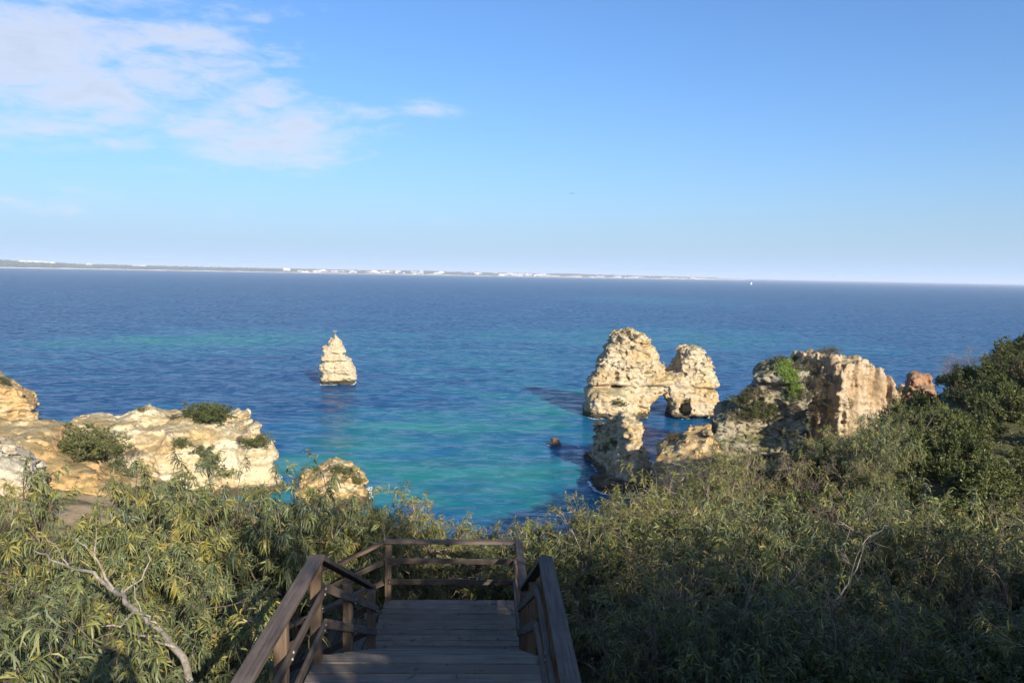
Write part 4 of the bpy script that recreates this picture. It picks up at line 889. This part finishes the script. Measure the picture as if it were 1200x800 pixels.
# bright grass behind the crest of the grey cliff
gr = np.random.default_rng(9); GP = []
for k in range(900):
    u = gr.random(); h = hit_rock(918 + 16 * u + gr.normal(0, 4.0), 424 + 40 * u + gr.normal(0, 4))
    if h is not None and 95 < h[0].y < 125: GP.append(h[0])
if GP:
    GP = np.repeat(np.array([tuple(p) for p in GP]), 8, 0) + gr.normal(0, .22, (len(GP) * 8, 3)) * [1, 1, .15]; n = len(GP)
    V, G, per = leaves(gr, GP, gr.normal(0, .45, (n, 3)) + [0, 0, 1.0], gr.uniform(.25, .5, n), gr.uniform(.05, .09, n), gr.uniform(.1, .5, n), True)
    tag(obj('grass', mesh_np('grass', V, G, False, np.repeat(gr.random(n), per)), M_grass), 'bright green grass on the shoulder of the grey cliff', 'grass', kind='stuff')

# the leaning bleached limb on the left
def limb_px(pts, r0, r1, name, mat, parent, jit=.014, sub=3):
    P = np.array([tuple(at(p[0], p[1], p[2] * .90)) for p in pts]); tt = np.linspace(0, len(P) - 1, (len(P) - 1) * sub + 1)
    Q = np.stack([np.interp(tt, np.arange(len(P)), P[:, i]) for i in range(3)], 1); Q[1:-1] += np.random.default_rng(len(pts) * 7 + sub).normal(0, jit, (len(Q) - 2, 3))
    V, F = tubes([(Q, r0, r1)], 7); o = obj(name, mesh_np(name, V - np.array(parent.location), [F], True), mat, parent); return o
base = at(218, 800, 8.6); db = empty('dead_limb', base)
tag(db, 'bleached pale dead limb leaning out of the acacias at lower left', 'branch')
limb_px([(226, 806, 8.4), (214, 770, 8.6), (195, 745, 8.9), (170, 722, 9.2), (150, 705, 9.5), (134, 692, 9.8)], .041, .026, 'trunk', M_dead, db)
limb_px([(134, 692, 9.8), (120, 682, 10.0), (113, 672, 10.1), (80, 662, 10.6), (62, 655, 10.8), (40, 645, 11.1)], .028, .010, 'limb', M_dead, db)
limb_px([(188, 737, 9.0), (176, 728, 8.95), (168, 716, 9.0), (155, 690, 9.1), (158, 675, 9.1)], .012, .004, 'limb', M_dead, db)
limb_px([(80, 662, 10.6), (70, 650, 10.6), (66, 638, 10.7), (52, 628, 10.7)], .009, .003, 'limb', M_dead, db)
limb_px([(118, 733, 9.1), (105, 722, 9.1), (98, 712, 9.2)], .007, .003, 'limb', M_dead, db)
limb_px([(112, 650, 10.0), (100, 640, 10.0), (84, 630, 10.1)], .010, .003, 'limb', M_dead, db)
limb_px([(160, 714, 9.35), (140, 736, 9.1), (118, 733, 9.1), (95, 731, 9.2)], .016, .006, 'limb', M_dead, db)
limb_px([(134, 692, 9.8), (120, 672, 9.9), (112, 650, 10.0), (113, 618, 10.2)], .019, .006, 'limb', M_dead, db)
limb_px([(205, 758, 8.7), (180, 752, 8.6), (160, 742, 8.7), (146, 735, 8.8)], .016, .007, 'limb', M_dead, db)
limb_px([(140, 697, 9.7), (165, 680, 9.8), (178, 655, 9.9), (170, 640, 10)], .012, .005, 'limb', M_dead, db)

# fallen leaves, twigs and low growth that cover the soil under the shrubs
lr = np.random.default_rng(15); n = 26000
rr = 4 + 34 * lr.random(n) ** .8; aa = lr.uniform(-R_(42), R_(42), n); X, Y = rr * np.sin(aa), rr * np.cos(aa) - 1
keep = np.array([not in_stairs(a, b, -.3) for a, b in zip(X, Y)]) & ~((X < -7) & (Y > 24)); X, Y = X[keep], Y[keep]; n = len(X); Z = ground(X, Y) + lr.uniform(0, .35, n)
V, G, per = leaves(lr, np.c_[X, Y, Z], lr.normal(0, 1, (n, 3)) + [0, 0, .25], lr.uniform(.12, .32, n), lr.uniform(.015, .035, n), lr.uniform(0, .5, n))
tag(obj('ground_cover', mesh_np('ground_cover', V, G, False, np.repeat(np.clip(lr.normal(.5, .25, n), 0, 1), per)), M_heath), 'low dry growth and fallen leaves under the shrubs', 'ground cover', kind='stuff')

# thin wash where the swell meets the rocks
wr_ = np.random.default_rng(31); FV, FT, nF = [], [], 0
for ob_ in (stack, arch, front, och, head, outer, small, reef):
    co = np.array([v_.co for v_ in ob_.data.vertices]) + np.array(ob_.location); nn = np.array([v_.normal for v_ in ob_.data.vertices])
    sel = np.where((np.abs(co[:, 2]) < .16) & (np.hypot(nn[:, 0], nn[:, 1]) > .3))[0]
    if not len(sel): continue
    cl_ = fbm(co[sel], 3.0, 2, 71) > .12; sel = sel[cl_]; sel = sel[wr_.random(len(sel)) < .5]
    for i_ in sel:
        o2 = co[i_, :2] + nn[i_, :2] * wr_.uniform(.05, .55); r_ = wr_.uniform(.10, .32); tang = math.atan2(nn[i_, 0], -nn[i_, 1])
        ph = wr_.uniform(0, 6.28); k = 7; rr_ = r_ * wr_.uniform(.5, 1.2, k); aa_ = ph + np.arange(k) * 2 * np.pi / k
        lx, ly = rr_ * np.cos(aa_) * 1.9, rr_ * np.sin(aa_) * .7
        FV.append(np.c_[o2[0] + lx * math.cos(tang) - ly * math.sin(tang), o2[1] + lx * math.sin(tang) + ly * math.cos(tang), np.full(k, .005 + wr_.uniform(0, .02))]); FT.append(np.arange(k) + nF); nF += k
if FV: tag(obj('foam', mesh_np('foam', np.concatenate(FV), [np.array(FT)]), mat_plain('sea_foam', (0.62, 0.66, 0.66), .8)), 'thin white wash along the waterline of the rocks', 'foam', kind='stuff')
# leaves blown onto the deck
dr = np.random.default_rng(12); n = 130
low = dr.random(n) < .6; yl = np.where(low, dr.uniform(Y_LO + .1, Y_END, n), dr.uniform(5.1, 8.1, n)); xl = np.sign(dr.random(n) - .4) * HW * (1 - dr.random(n) ** 1.6)
a_ = R_(1.9); P_ = np.c_[-.53 + xl * math.cos(a_) - yl * math.sin(a_), xl * math.sin(a_) + yl * math.cos(a_), CAM_Z + np.where(low, DECK_LOW, DECK_UP) + .012]
V, G, per = leaves(dr, P_, np.c_[dr.normal(0, 1, (n, 2)), np.full(n, .06)], dr.uniform(.06, .17, n), dr.uniform(.012, .026, n), np.zeros(n))
tag(obj('fallen_leaves', mesh_np('fallen_leaves', V, G, False, np.repeat(dr.uniform(.5, 1, n), per)), M_heath), 'dry leaves blown onto the deck boards', 'leaves', kind='stuff')

# ------------------------------------------------------------------ the far shore across the bay
def far_m(name, col, rough=.9):
    mm, tt = new_mat(name); P = tt.n('ShaderNodeNewGeometry').outputs['Position']; n_ = tt.noise(P, .006, 5, .65)
    c_ = tt.mix(tt.smooth(n_, .35, .65), tuple(q * .6 for q in col), tuple(q * 1.3 for q in col))
    tt.n('ShaderNodeOutputMaterial', {0: tt.n('ShaderNodeBsdfPrincipled', {'Base Color': c_, 'Roughness': rough})}); return mm
SHORE = [(-140, 7600), (-60, 7700), (0, 7800), (150, 8000), (300, 8200), (450, 8500), (600, 9200), (700, 10000), (780, 11200), (840, 13000), (875, 15500)]
HILL = [(-140, 75), (-60, 80), (0, 70), (50, 62), (90, 44), (160, 40), (240, 38), (330, 36), (430, 38), (520, 42), (600, 38), (680, 40), (780, 36), (840, 26), (875, 3)]
pxs = np.linspace(-140, 875, 260); Ds = np.interp(pxs, *np.array(SHORE).T); Hs = np.interp(pxs, *np.array(HILL).T)
th = np.array([math.atan2(ray(p, 320).x, ray(p, 320).y) for p in pxs])
nz1 = fbm(np.c_[pxs, pxs * 0, pxs * 0], 60, 4, 3); nz2 = fbm(np.c_[pxs, pxs * 0 + 5, pxs * 0], 14, 3, 4)
rows = []
for (dd, hf) in [(0, 0), (90, .06), (260, .20), (700, .42), (1300, .75), (2000, 1.0), (3200, .6), (4200, -.1)]:
    r = (Ds + dd) / np.cos(0); zz_ = Hs * hf * (1 + .30 * nz1 + .14 * nz2) if hf > .1 else Hs * 0 + hf * 60
    rows.append(np.c_[r * np.sin(th), r * np.cos(th), zz_ - (.4 if dd == 0 else 0)])
V = np.array(rows); kk = len(pxs); ii = np.arange(len(rows) * kk).reshape(len(rows), kk)
q = np.stack([ii[:-1, :-1], ii[:-1, 1:], ii[1:, 1:], ii[1:, :-1]], -1)
tag(obj('coast', mesh_np('coast', V.reshape(-1, 3), [q.reshape(-1, 4)], True), far_m('coast_scrub', (0.085, 0.10, 0.055))), kind='structure')
b0 = np.c_[(Ds - 60) * np.sin(th), (Ds - 60) * np.cos(th), Ds * 0 - .5]; b1 = np.c_[(Ds + 60) * np.sin(th), (Ds + 60) * np.cos(th), 7.5 + 2 * nz2]; b2 = np.c_[(Ds + 130) * np.sin(th), (Ds + 130) * np.cos(th), 6 + Ds * 0]
V = np.array([b0, b1, b2]); ii = np.arange(3 * kk).reshape(3, kk); q = np.stack([ii[:-1, :-1], ii[:-1, 1:], ii[1:, 1:], ii[1:, :-1]], -1)
tag(obj('beach', mesh_np('beach', V.reshape(-1, 3), [q.reshape(-1, 4)], True), far_m('pale_sand', (0.50, 0.45, 0.36))), kind='structure')
M_bld = [far_m('white_render', (0.46, 0.44, 0.41)), far_m('cream_render', (0.50, 0.44, 0.36)), far_m('pink_render', (0.55, 0.40, 0.33))]
M_win = far_m('far_windows', (0.12, 0.13, 0.15), .3)
def far_building(px, hgt, wid, setb, label, group=None, mi=0, z0=None):
    D_ = np.interp(px, *np.array(SHORE).T); a = math.atan2(ray(px, 320).x, ray(px, 320).y); r = D_ + setb
    H_ = np.interp(px, *np.array(HILL).T); g = (H_ * np.interp(setb, [0, 90, 260, 700, 1300, 2000], [0, .06, .2, .42, .75, 1.0])) if z0 is None else z0
    e = empty('white_building', (r * math.sin(a), r * math.cos(a), g - 2), -a); tag(e, label, 'building', group)
    rg = random.Random(int(px * 31 + wid)); dp = 16.0
    Vs, Fs = [], []
    def bx(x0, x1, y0, y1, z0_, z1):
        k = len(Vs); Vs.extend([(x, y, z) for z in (z0_, z1) for (x, y) in ((x0, y0), (x1, y0), (x1, y1), (x0, y1))])
        Fs.extend([(k, k + 1, k + 5, k + 4), (k + 1, k + 2, k + 6, k + 5), (k + 2, k + 3, k + 7, k + 6), (k + 3, k, k + 4, k + 7), (k + 4, k + 5, k + 6, k + 7)])
    bx(-wid / 2, wid / 2, -dp / 2, dp / 2, -6, hgt * .82)
    sp_ = rg.uniform(.35, .7) * wid; ox = rg.uniform(-.5, .5) * (wid - sp_); bx(ox - sp_ / 2, ox + sp_ / 2, -dp / 2 + 2.5, dp / 2 - 1, hgt * .82, hgt)
    bx(ox - 2.5, ox + 2.5, -2, 3, hgt, hgt + 3)
    obj('walls', mesh_np('walls', Vs, [Fs]), M_bld[mi], e)
    Vw, Fw = [], []
    fl = max(1, int(hgt * .8 / 3.4)); nw = max(2, int(wid / 7))
    for f_ in range(fl):
        for k in range(nw):
            x0 = -wid / 2 + wid * (k + .28) / nw; x1 = -wid / 2 + wid * (k + .72) / nw; z0_ = 1 + f_ * 3.4; j = len(Vw)
            Vw.extend([(x0, -dp / 2 - .05, z0_), (x1, -dp / 2 - .05, z0_), (x1, -dp / 2 - .05, z0_ + 1.6), (x0, -dp / 2 - .05, z0_ + 1.6)]); Fw.append((j, j + 1, j + 2, j + 3))
    obj('window_bands', mesh_np('window_bands', Vw, [Fw]), M_win, e)
br = random.Random(21)
far_building(494, 46, 46, 300, 'tall white tower block standing above the distant town across the bay')
far_building(43, 22, 330, 1500, 'long white building on the wooded hill at the far left shore', mi=0, z0=48)
far_building(105, 16, 60, 1500, 'lone white building on the low ridge of the far left shore', z0=42)
far_building(163, 12, 150, 1600, 'long low white building among trees on the far left shore', z0=38)
far_building(336, 20, 70, 300, 'white building at the left end of the distant town', z0=28)
for k in range(64):
    px = br.choice([br.uniform(348, 480), br.uniform(348, 520), br.uniform(440, 640), br.uniform(585, 640)])
    far_building(px, br.uniform(10, 27), br.uniform(30, 95), br.uniform(120, 900), 'white block of the crowded town on the far shore', 'white blocks of the distant town', br.choice([0, 0, 0, 0, 1]))
for k in range(30):
    px = br.uniform(640, 860); far_building(px, br.uniform(9, 20), br.uniform(40, 140), br.uniform(120, 500), 'pale low building strung along the thinning far right shore', 'buildings on the far right shore', br.choice([0, 0, 1, 2]))
# far woods as one mass of crowns on the hills
wr = np.random.default_rng(8); n = 5200; wp_ = wr.uniform(-120, 840, n); wp_ = wp_[(wp_ < 350) | (wr.random(n) < .35)]; n = len(wp_); wd_ = wr.uniform(200, 2300, n)
wa = np.interp(wp_, pxs, th); wD = np.interp(wp_, pxs, Ds) + wd_; wH = np.interp(wp_, pxs, Hs) * np.interp(wd_, [0, 90, 260, 700, 1300, 2000, 3200], [0, .06, .2, .42, .75, 1.0, .6])
C = np.c_[wD * np.sin(wa), wD * np.cos(wa), wH]; wb, hb = wr.uniform(10, 26, n), wr.uniform(5, 11, n)
oct_ = np.array([(1, 0, .3), (0, 1, .35), (-1, 0, .28), (0, -1, .3), (0, 0, 1), (.0, .0, -.6)])
V = C[:, None] + oct_[None] * np.c_[wb, wb, hb][:, None] * (1 + .2 * wr.normal(0, 1, (n, 6, 1)))
ft = np.array([(0, 1, 4), (1, 2, 4), (2, 3, 4), (3, 0, 4), (1, 0, 5), (2, 1, 5), (3, 2, 5), (0, 3, 5)])
tag(obj('far_wood', mesh_np('far_wood', V.reshape(-1, 3), [(np.arange(n)[:, None, None] * 6 + ft[None]).reshape(-1, 3)], True), far_m('far_tree_crowns', (0.055, 0.07, 0.035))), 'dark woods along the distant low shore', 'wood', kind='stuff')

# ------------------------------------------------------------------ sailing boat
c = sea(880.5, 333.2); k_ = 4200.0 / c.y; bp_ = (c.x * k_, 4200.0, 0)
M_sail = mat_plain('white_sailcloth', (0.80, 0.79, 0.76)); M_hull = mat_plain('white_hull', (0.70, 0.70, 0.70), .3); M_mast = mat_plain('mast_aluminium', (.5, .5, .5), .4, .6)
bt = empty('sailing_boat', bp_, R_(25)); bt.scale = (.7, .7, .7); tag(bt, 'small white sailing boat far out near the horizon at right', 'boat')
hv = []
for (x, wdt, zt, zb) in [(-7, 1.5, 1.3, .1), (-3, 2.0, 1.25, -.5), (1, 2.1, 1.3, -.7), (5, 1.2, 1.5, -.4), (8, .05, 1.8, .6)]: hv += [(x, -wdt, zt), (x, -wdt * .6, zb), (x, wdt * .6, zb), (x, wdt, zt)]
hq = [(4 * i + a, 4 * i + b, 4 * i + 4 + b, 4 * i + 4 + a) for i in range(4) for a, b in ((0, 1), (1, 2), (2, 3), (3, 0))]
obj('hull', mesh_np('hull', hv, [hq, [(0, 3, 2, 1)]], False), M_hull, bt)
beam_between('mast', (1, 0, 1), (1, 0, 21), .25, .25, M_mast, bt); beam_between('boom', (1, 0, 2.6), (-6.5, .6, 2.6), .2, .2, M_mast, bt)
def sail(pts, name):
    a, b_, c_ = [np.array(p, float) for p in pts]; V = []; F = []; N = 6
    for i in range(N + 1):
        for j in range(N + 1 - i):
            u, v_ = i / N, j / N; p = a + (b_ - a) * u + (c_ - a) * v_; p[1] += 1.1 * math.sin(math.pi * min(1, u + .3)) * (1 - u) * v_ * 2.0; V.append(p)
    idx = {}; k = 0
    for i in range(N + 1):
        for j in range(N + 1 - i): idx[i, j] = k; k += 1
    for i in range(N):
        for j in range(N - i):
            F.append((idx[i, j], idx[i + 1, j], idx[i, j + 1]))
            if i + j < N - 1: F.append((idx[i + 1, j], idx[i + 1, j + 1], idx[i, j + 1]))
    obj(name, mesh_np(name, V, [F], True), M_sail, bt)
sail([(.9, 0, 2.8), (.9, 0, 20.5), (-6.3, .6, 2.8)], 'mainsail'); sail([(7.6, 0, 2.0), (1.2, 0, 18.5), (1.6, 1.2, 2.2)], 'jib')

# ------------------------------------------------------------------ gull over the bay
q = at(670.5, 227, 150.0); gl = empty('gull', q, R_(60)); tag(gl, 'lone dark gull gliding high over the bay', 'bird'); gl.rotation_euler.y = R_(-22)
M_gull = mat_plain('gull_feathers', (0.20, 0.20, 0.21)); M_gullw = mat_plain('gull_wings', (0.16, 0.165, 0.18))
sec = [(-.30, .008, .0), (-.20, .045, .0), (-.05, .075, .0), (.10, .07, .005), (.20, .042, .02), (.26, .045, .03), (.30, .022, .025), (.345, .005, .015)]
V = [(x, r * math.cos(a), z + r * .85 * math.sin(a)) for (x, r, z) in sec for a in np.arange(8) * math.pi / 4]
F = [(8 * i + k, 8 * i + (k + 1) % 8, 8 * i + 8 + (k + 1) % 8, 8 * i + 8 + k) for i in range(7) for k in range(8)]
obj('body', mesh_np('body', V, [F], True), M_gull, gl)
V = [(-.24, -.02, 0), (-.24, .02, 0), (-.44, .09, .0), (-.46, 0, .0), (-.44, -.09, 0), (-.24, 0, .02), (-.42, 0, .012)]
obj('tail', mesh_np('tail', V, [[(0, 1, 5), (1, 2, 6), (1, 6, 5), (0, 5, 6), (0, 6, 4), (2, 3, 6), (3, 4, 6), (0, 4, 3), (0, 3, 1), (1, 3, 2)]]), M_gullw, gl)
for s in (-1, 1):
    ws = [(.05, .14, -.09, .03), (.30, .17, -.05, .10), (.52, .13, -.04, .12), (.66, .04, -.09, .09), (.80, -.14, -.19, .05)]
    V = []
    for (y, xf, xb, z) in ws: V += [(xf, s * y, z), ((xf + xb) / 2, s * y, z + .018), (xb, s * y, z), ((xf + xb) / 2, s * y, z - .008)]
    F = [(4 * i + k, 4 * i + (k + 1) % 4, 4 * i + 4 + (k + 1) % 4, 4 * i + 4 + k) for i in range(4) for k in range(4)]
    obj('wing', mesh_np('wing', V, [F, [(3, 2, 1, 0), (16, 17, 18, 19)]], True), M_gullw, gl)

# ------------------------------------------------------------------ the photographer, whose shadow falls on the bushes
def capsule(X, Y, Z, a, b, ra, rb):
    a = np.array(a); b = np.array(b); e = b - a
    tt = np.clip(((X - a[0]) * e[0] + (Y - a[1]) * e[1] + (Z - a[2]) * e[2]) / (e @ e), 0, 1)
    return np.sqrt((X - a[0] - tt * e[0]) ** 2 + (Y - a[1] - tt * e[1]) ** 2 + (Z - a[2] - tt * e[2]) ** 2) - (ra + (rb - ra) * tt)
def ellip(X, Y, Z, c, r):
    return (np.sqrt(((X - c[0]) / r[0]) ** 2 + ((Y - c[1]) / r[1]) ** 2 + ((Z - c[2]) / r[2]) ** 2) - 1) * min(r)
h = .0105
ax, ay, azz = np.arange(-.38, .38, h, dtype=np.float32), np.arange(-.46, .02, h, dtype=np.float32), np.arange(-.02, 1.84, h, dtype=np.float32)
X, Y, Z = ax[:, None, None], ay[None, :, None], azz[None, None, :]
parts = [('c', (0, -.26, .98), (0, -.26, 1.10), .13, .12), ('c', (-.07, -.26, 1.12), (-.09, -.26, 1.34), .115, .12), ('c', (.07, -.26, 1.12), (.09, -.26, 1.34), .115, .12), ('c', (-.05, -.26, .95), (.05, -.26, .95), .12, .12),
         ('c', (-.16, -.26, 1.43), (.16, -.26, 1.43), .07, .07), ('c', (0, -.25, 1.45), (0, -.215, 1.58), .06, .052)]
for s_ in (-1, 1):
    parts += [('c', (.09 * s_, -.26, .92), (.10 * s_, -.235, .50), .095, .062), ('c', (.10 * s_, -.235, .50), (.10 * s_, -.27, .10), .06, .042), ('c', (.10 * s_, -.29, .045), (.115 * s_, -.10, .032), .043, .038),
              ('c', (.19 * s_, -.255, 1.42), (.265 * s_, -.15, 1.21), .055, .045), ('c', (.265 * s_, -.15, 1.21), (.115 * s_, -.10, 1.585), .044, .030), ('c', (.112 * s_, -.10, 1.59), (.088 * s_, -.085, 1.635), .03, .028)]
F = None
for p_ in parts:
    f = capsule(X, Y, Z, *p_[1:]); F = f if F is None else smin(F, f, .035)
F = smin(F, ellip(X, Y, Z, (0, -.205, 1.665), (.074, .094, .115)), .025)
for s_ in (-1, 1):
    F = np.minimum(F, ellip(X, Y, Z, (.076 * s_, -.215, 1.655), (.012, .022, .032)))
    for j in range(4): F = smin(F, capsule(X, Y, Z, (.085 * s_, -.088 + .013 * j, 1.645), ((.052 - .004 * j) * s_, -.082 + .013 * j, 1.672 - .002 * j), .0095, .0085), .006)
    F = smin(F, capsule(X, Y, Z, (.085 * s_, -.095, 1.62), (.045 * s_, -.088, 1.615), .0105, .009), .008)
F = smin(F, capsule(X, Y, Z, (0, -.108, 1.665), (0, -.096, 1.642), .010, .015), .012)
V, Q = surface_nets(np.asarray(F, float), np.array([ax[0], ay[0], azz[0]]), h)
me = mesh_np('person', V, [Q], True)
for nm, c_ in (('skin', (0.50, 0.32, 0.23)), ('dark_jacket', (0.03, 0.035, 0.05)), ('blue_trousers', (0.05, 0.07, 0.12)), ('brown_shoes', (0.08, 0.05, 0.03))): me.materials.append(mat_plain(nm, c_, .7))
cz = V[Q].mean(1); rad = np.hypot(cz[:, 0], cz[:, 1] + .22)
idx = np.where(cz[:, 2] < .085, 3, np.where(cz[:, 2] < .94, 2, np.where((cz[:, 2] > 1.50) & (rad < .14) | ((cz[:, 2] > 1.575) & (cz[:, 1] > -.135)), 0, 1))).astype(np.int32)
me.polygons.foreach_set('material_index', idx)
pe = obj('person', me, None, None, (0.0, 0.06, CAM_Z - 1.66)); tag(pe, 'person in a dark jacket taking the photograph, casting the shadow at lower left', 'person')
Fh = np.maximum(ellip(X, Y, Z, (0, -.215, 1.68), (.085, .104, .118)), -np.minimum(1.70 - Z, Y + .155 + 0 * X)); Fh = np.maximum(Fh, (1.60 - Z) + 0 * X + 0 * Y)
V, Q = surface_nets(np.asarray(Fh, float), np.array([ax[0], ay[0], azz[0]]), h); obj('hair', mesh_np('hair', V, [Q], True), mat_plain('brown_hair', (0.05, 0.03, 0.02), .6), pe)
hc = empty('handheld_camera', (0.0, -.03, CAM_Z - .012)); tag(hc, 'small black camera held up in both hands by the person', 'camera')
o = obj('body', beam_mesh('body', .11, .035, .062, .006), mat_plain('camera_black', (0.02, 0.02, 0.022), .4), hc)
k = 20; ang = [2 * math.pi * i / k for i in range(k)]
V = [(.021 * math.cos(a), .0178 + 0.0, .021 * math.sin(a)) for a in ang] + [(.019 * math.cos(a), .028, .019 * math.sin(a)) for a in ang]
obj('lens', mesh_np('lens', V, [[(i, i + k, (i + 1) % k + k, (i + 1) % k) for i in range(k)], [tuple(range(k, 2 * k))[::-1]]], True), mat_plain('lens_black', (0.03, 0.03, 0.035), .2), hc)

# ------------------------------------------------------------------ haze over the bay: one closed box round everything
hz_me = mesh_np('haze', [(x, y, z) for z in (-14, 110) for (x, y) in ((-61000, -61000), (61000, -61000), (61000, 61000), (-61000, 61000))], [[(0, 3, 2, 1), (4, 5, 6, 7), (0, 1, 5, 4), (1, 2, 6, 5), (2, 3, 7, 6), (3, 0, 4, 7)]])
m, t = new_mat('haze')
vol = t.n('ShaderNodeVolumePrincipled', {'Color': (0.72, 0.82, 1.0, 1), 'Density': HAZE, 'Anisotropy': 0.0})
o_ = t.n('ShaderNodeOutputMaterial'); t.link(vol.outputs[0], o_.inputs['Volume'])
tag(obj('haze', hz_me, m), kind='stuff')
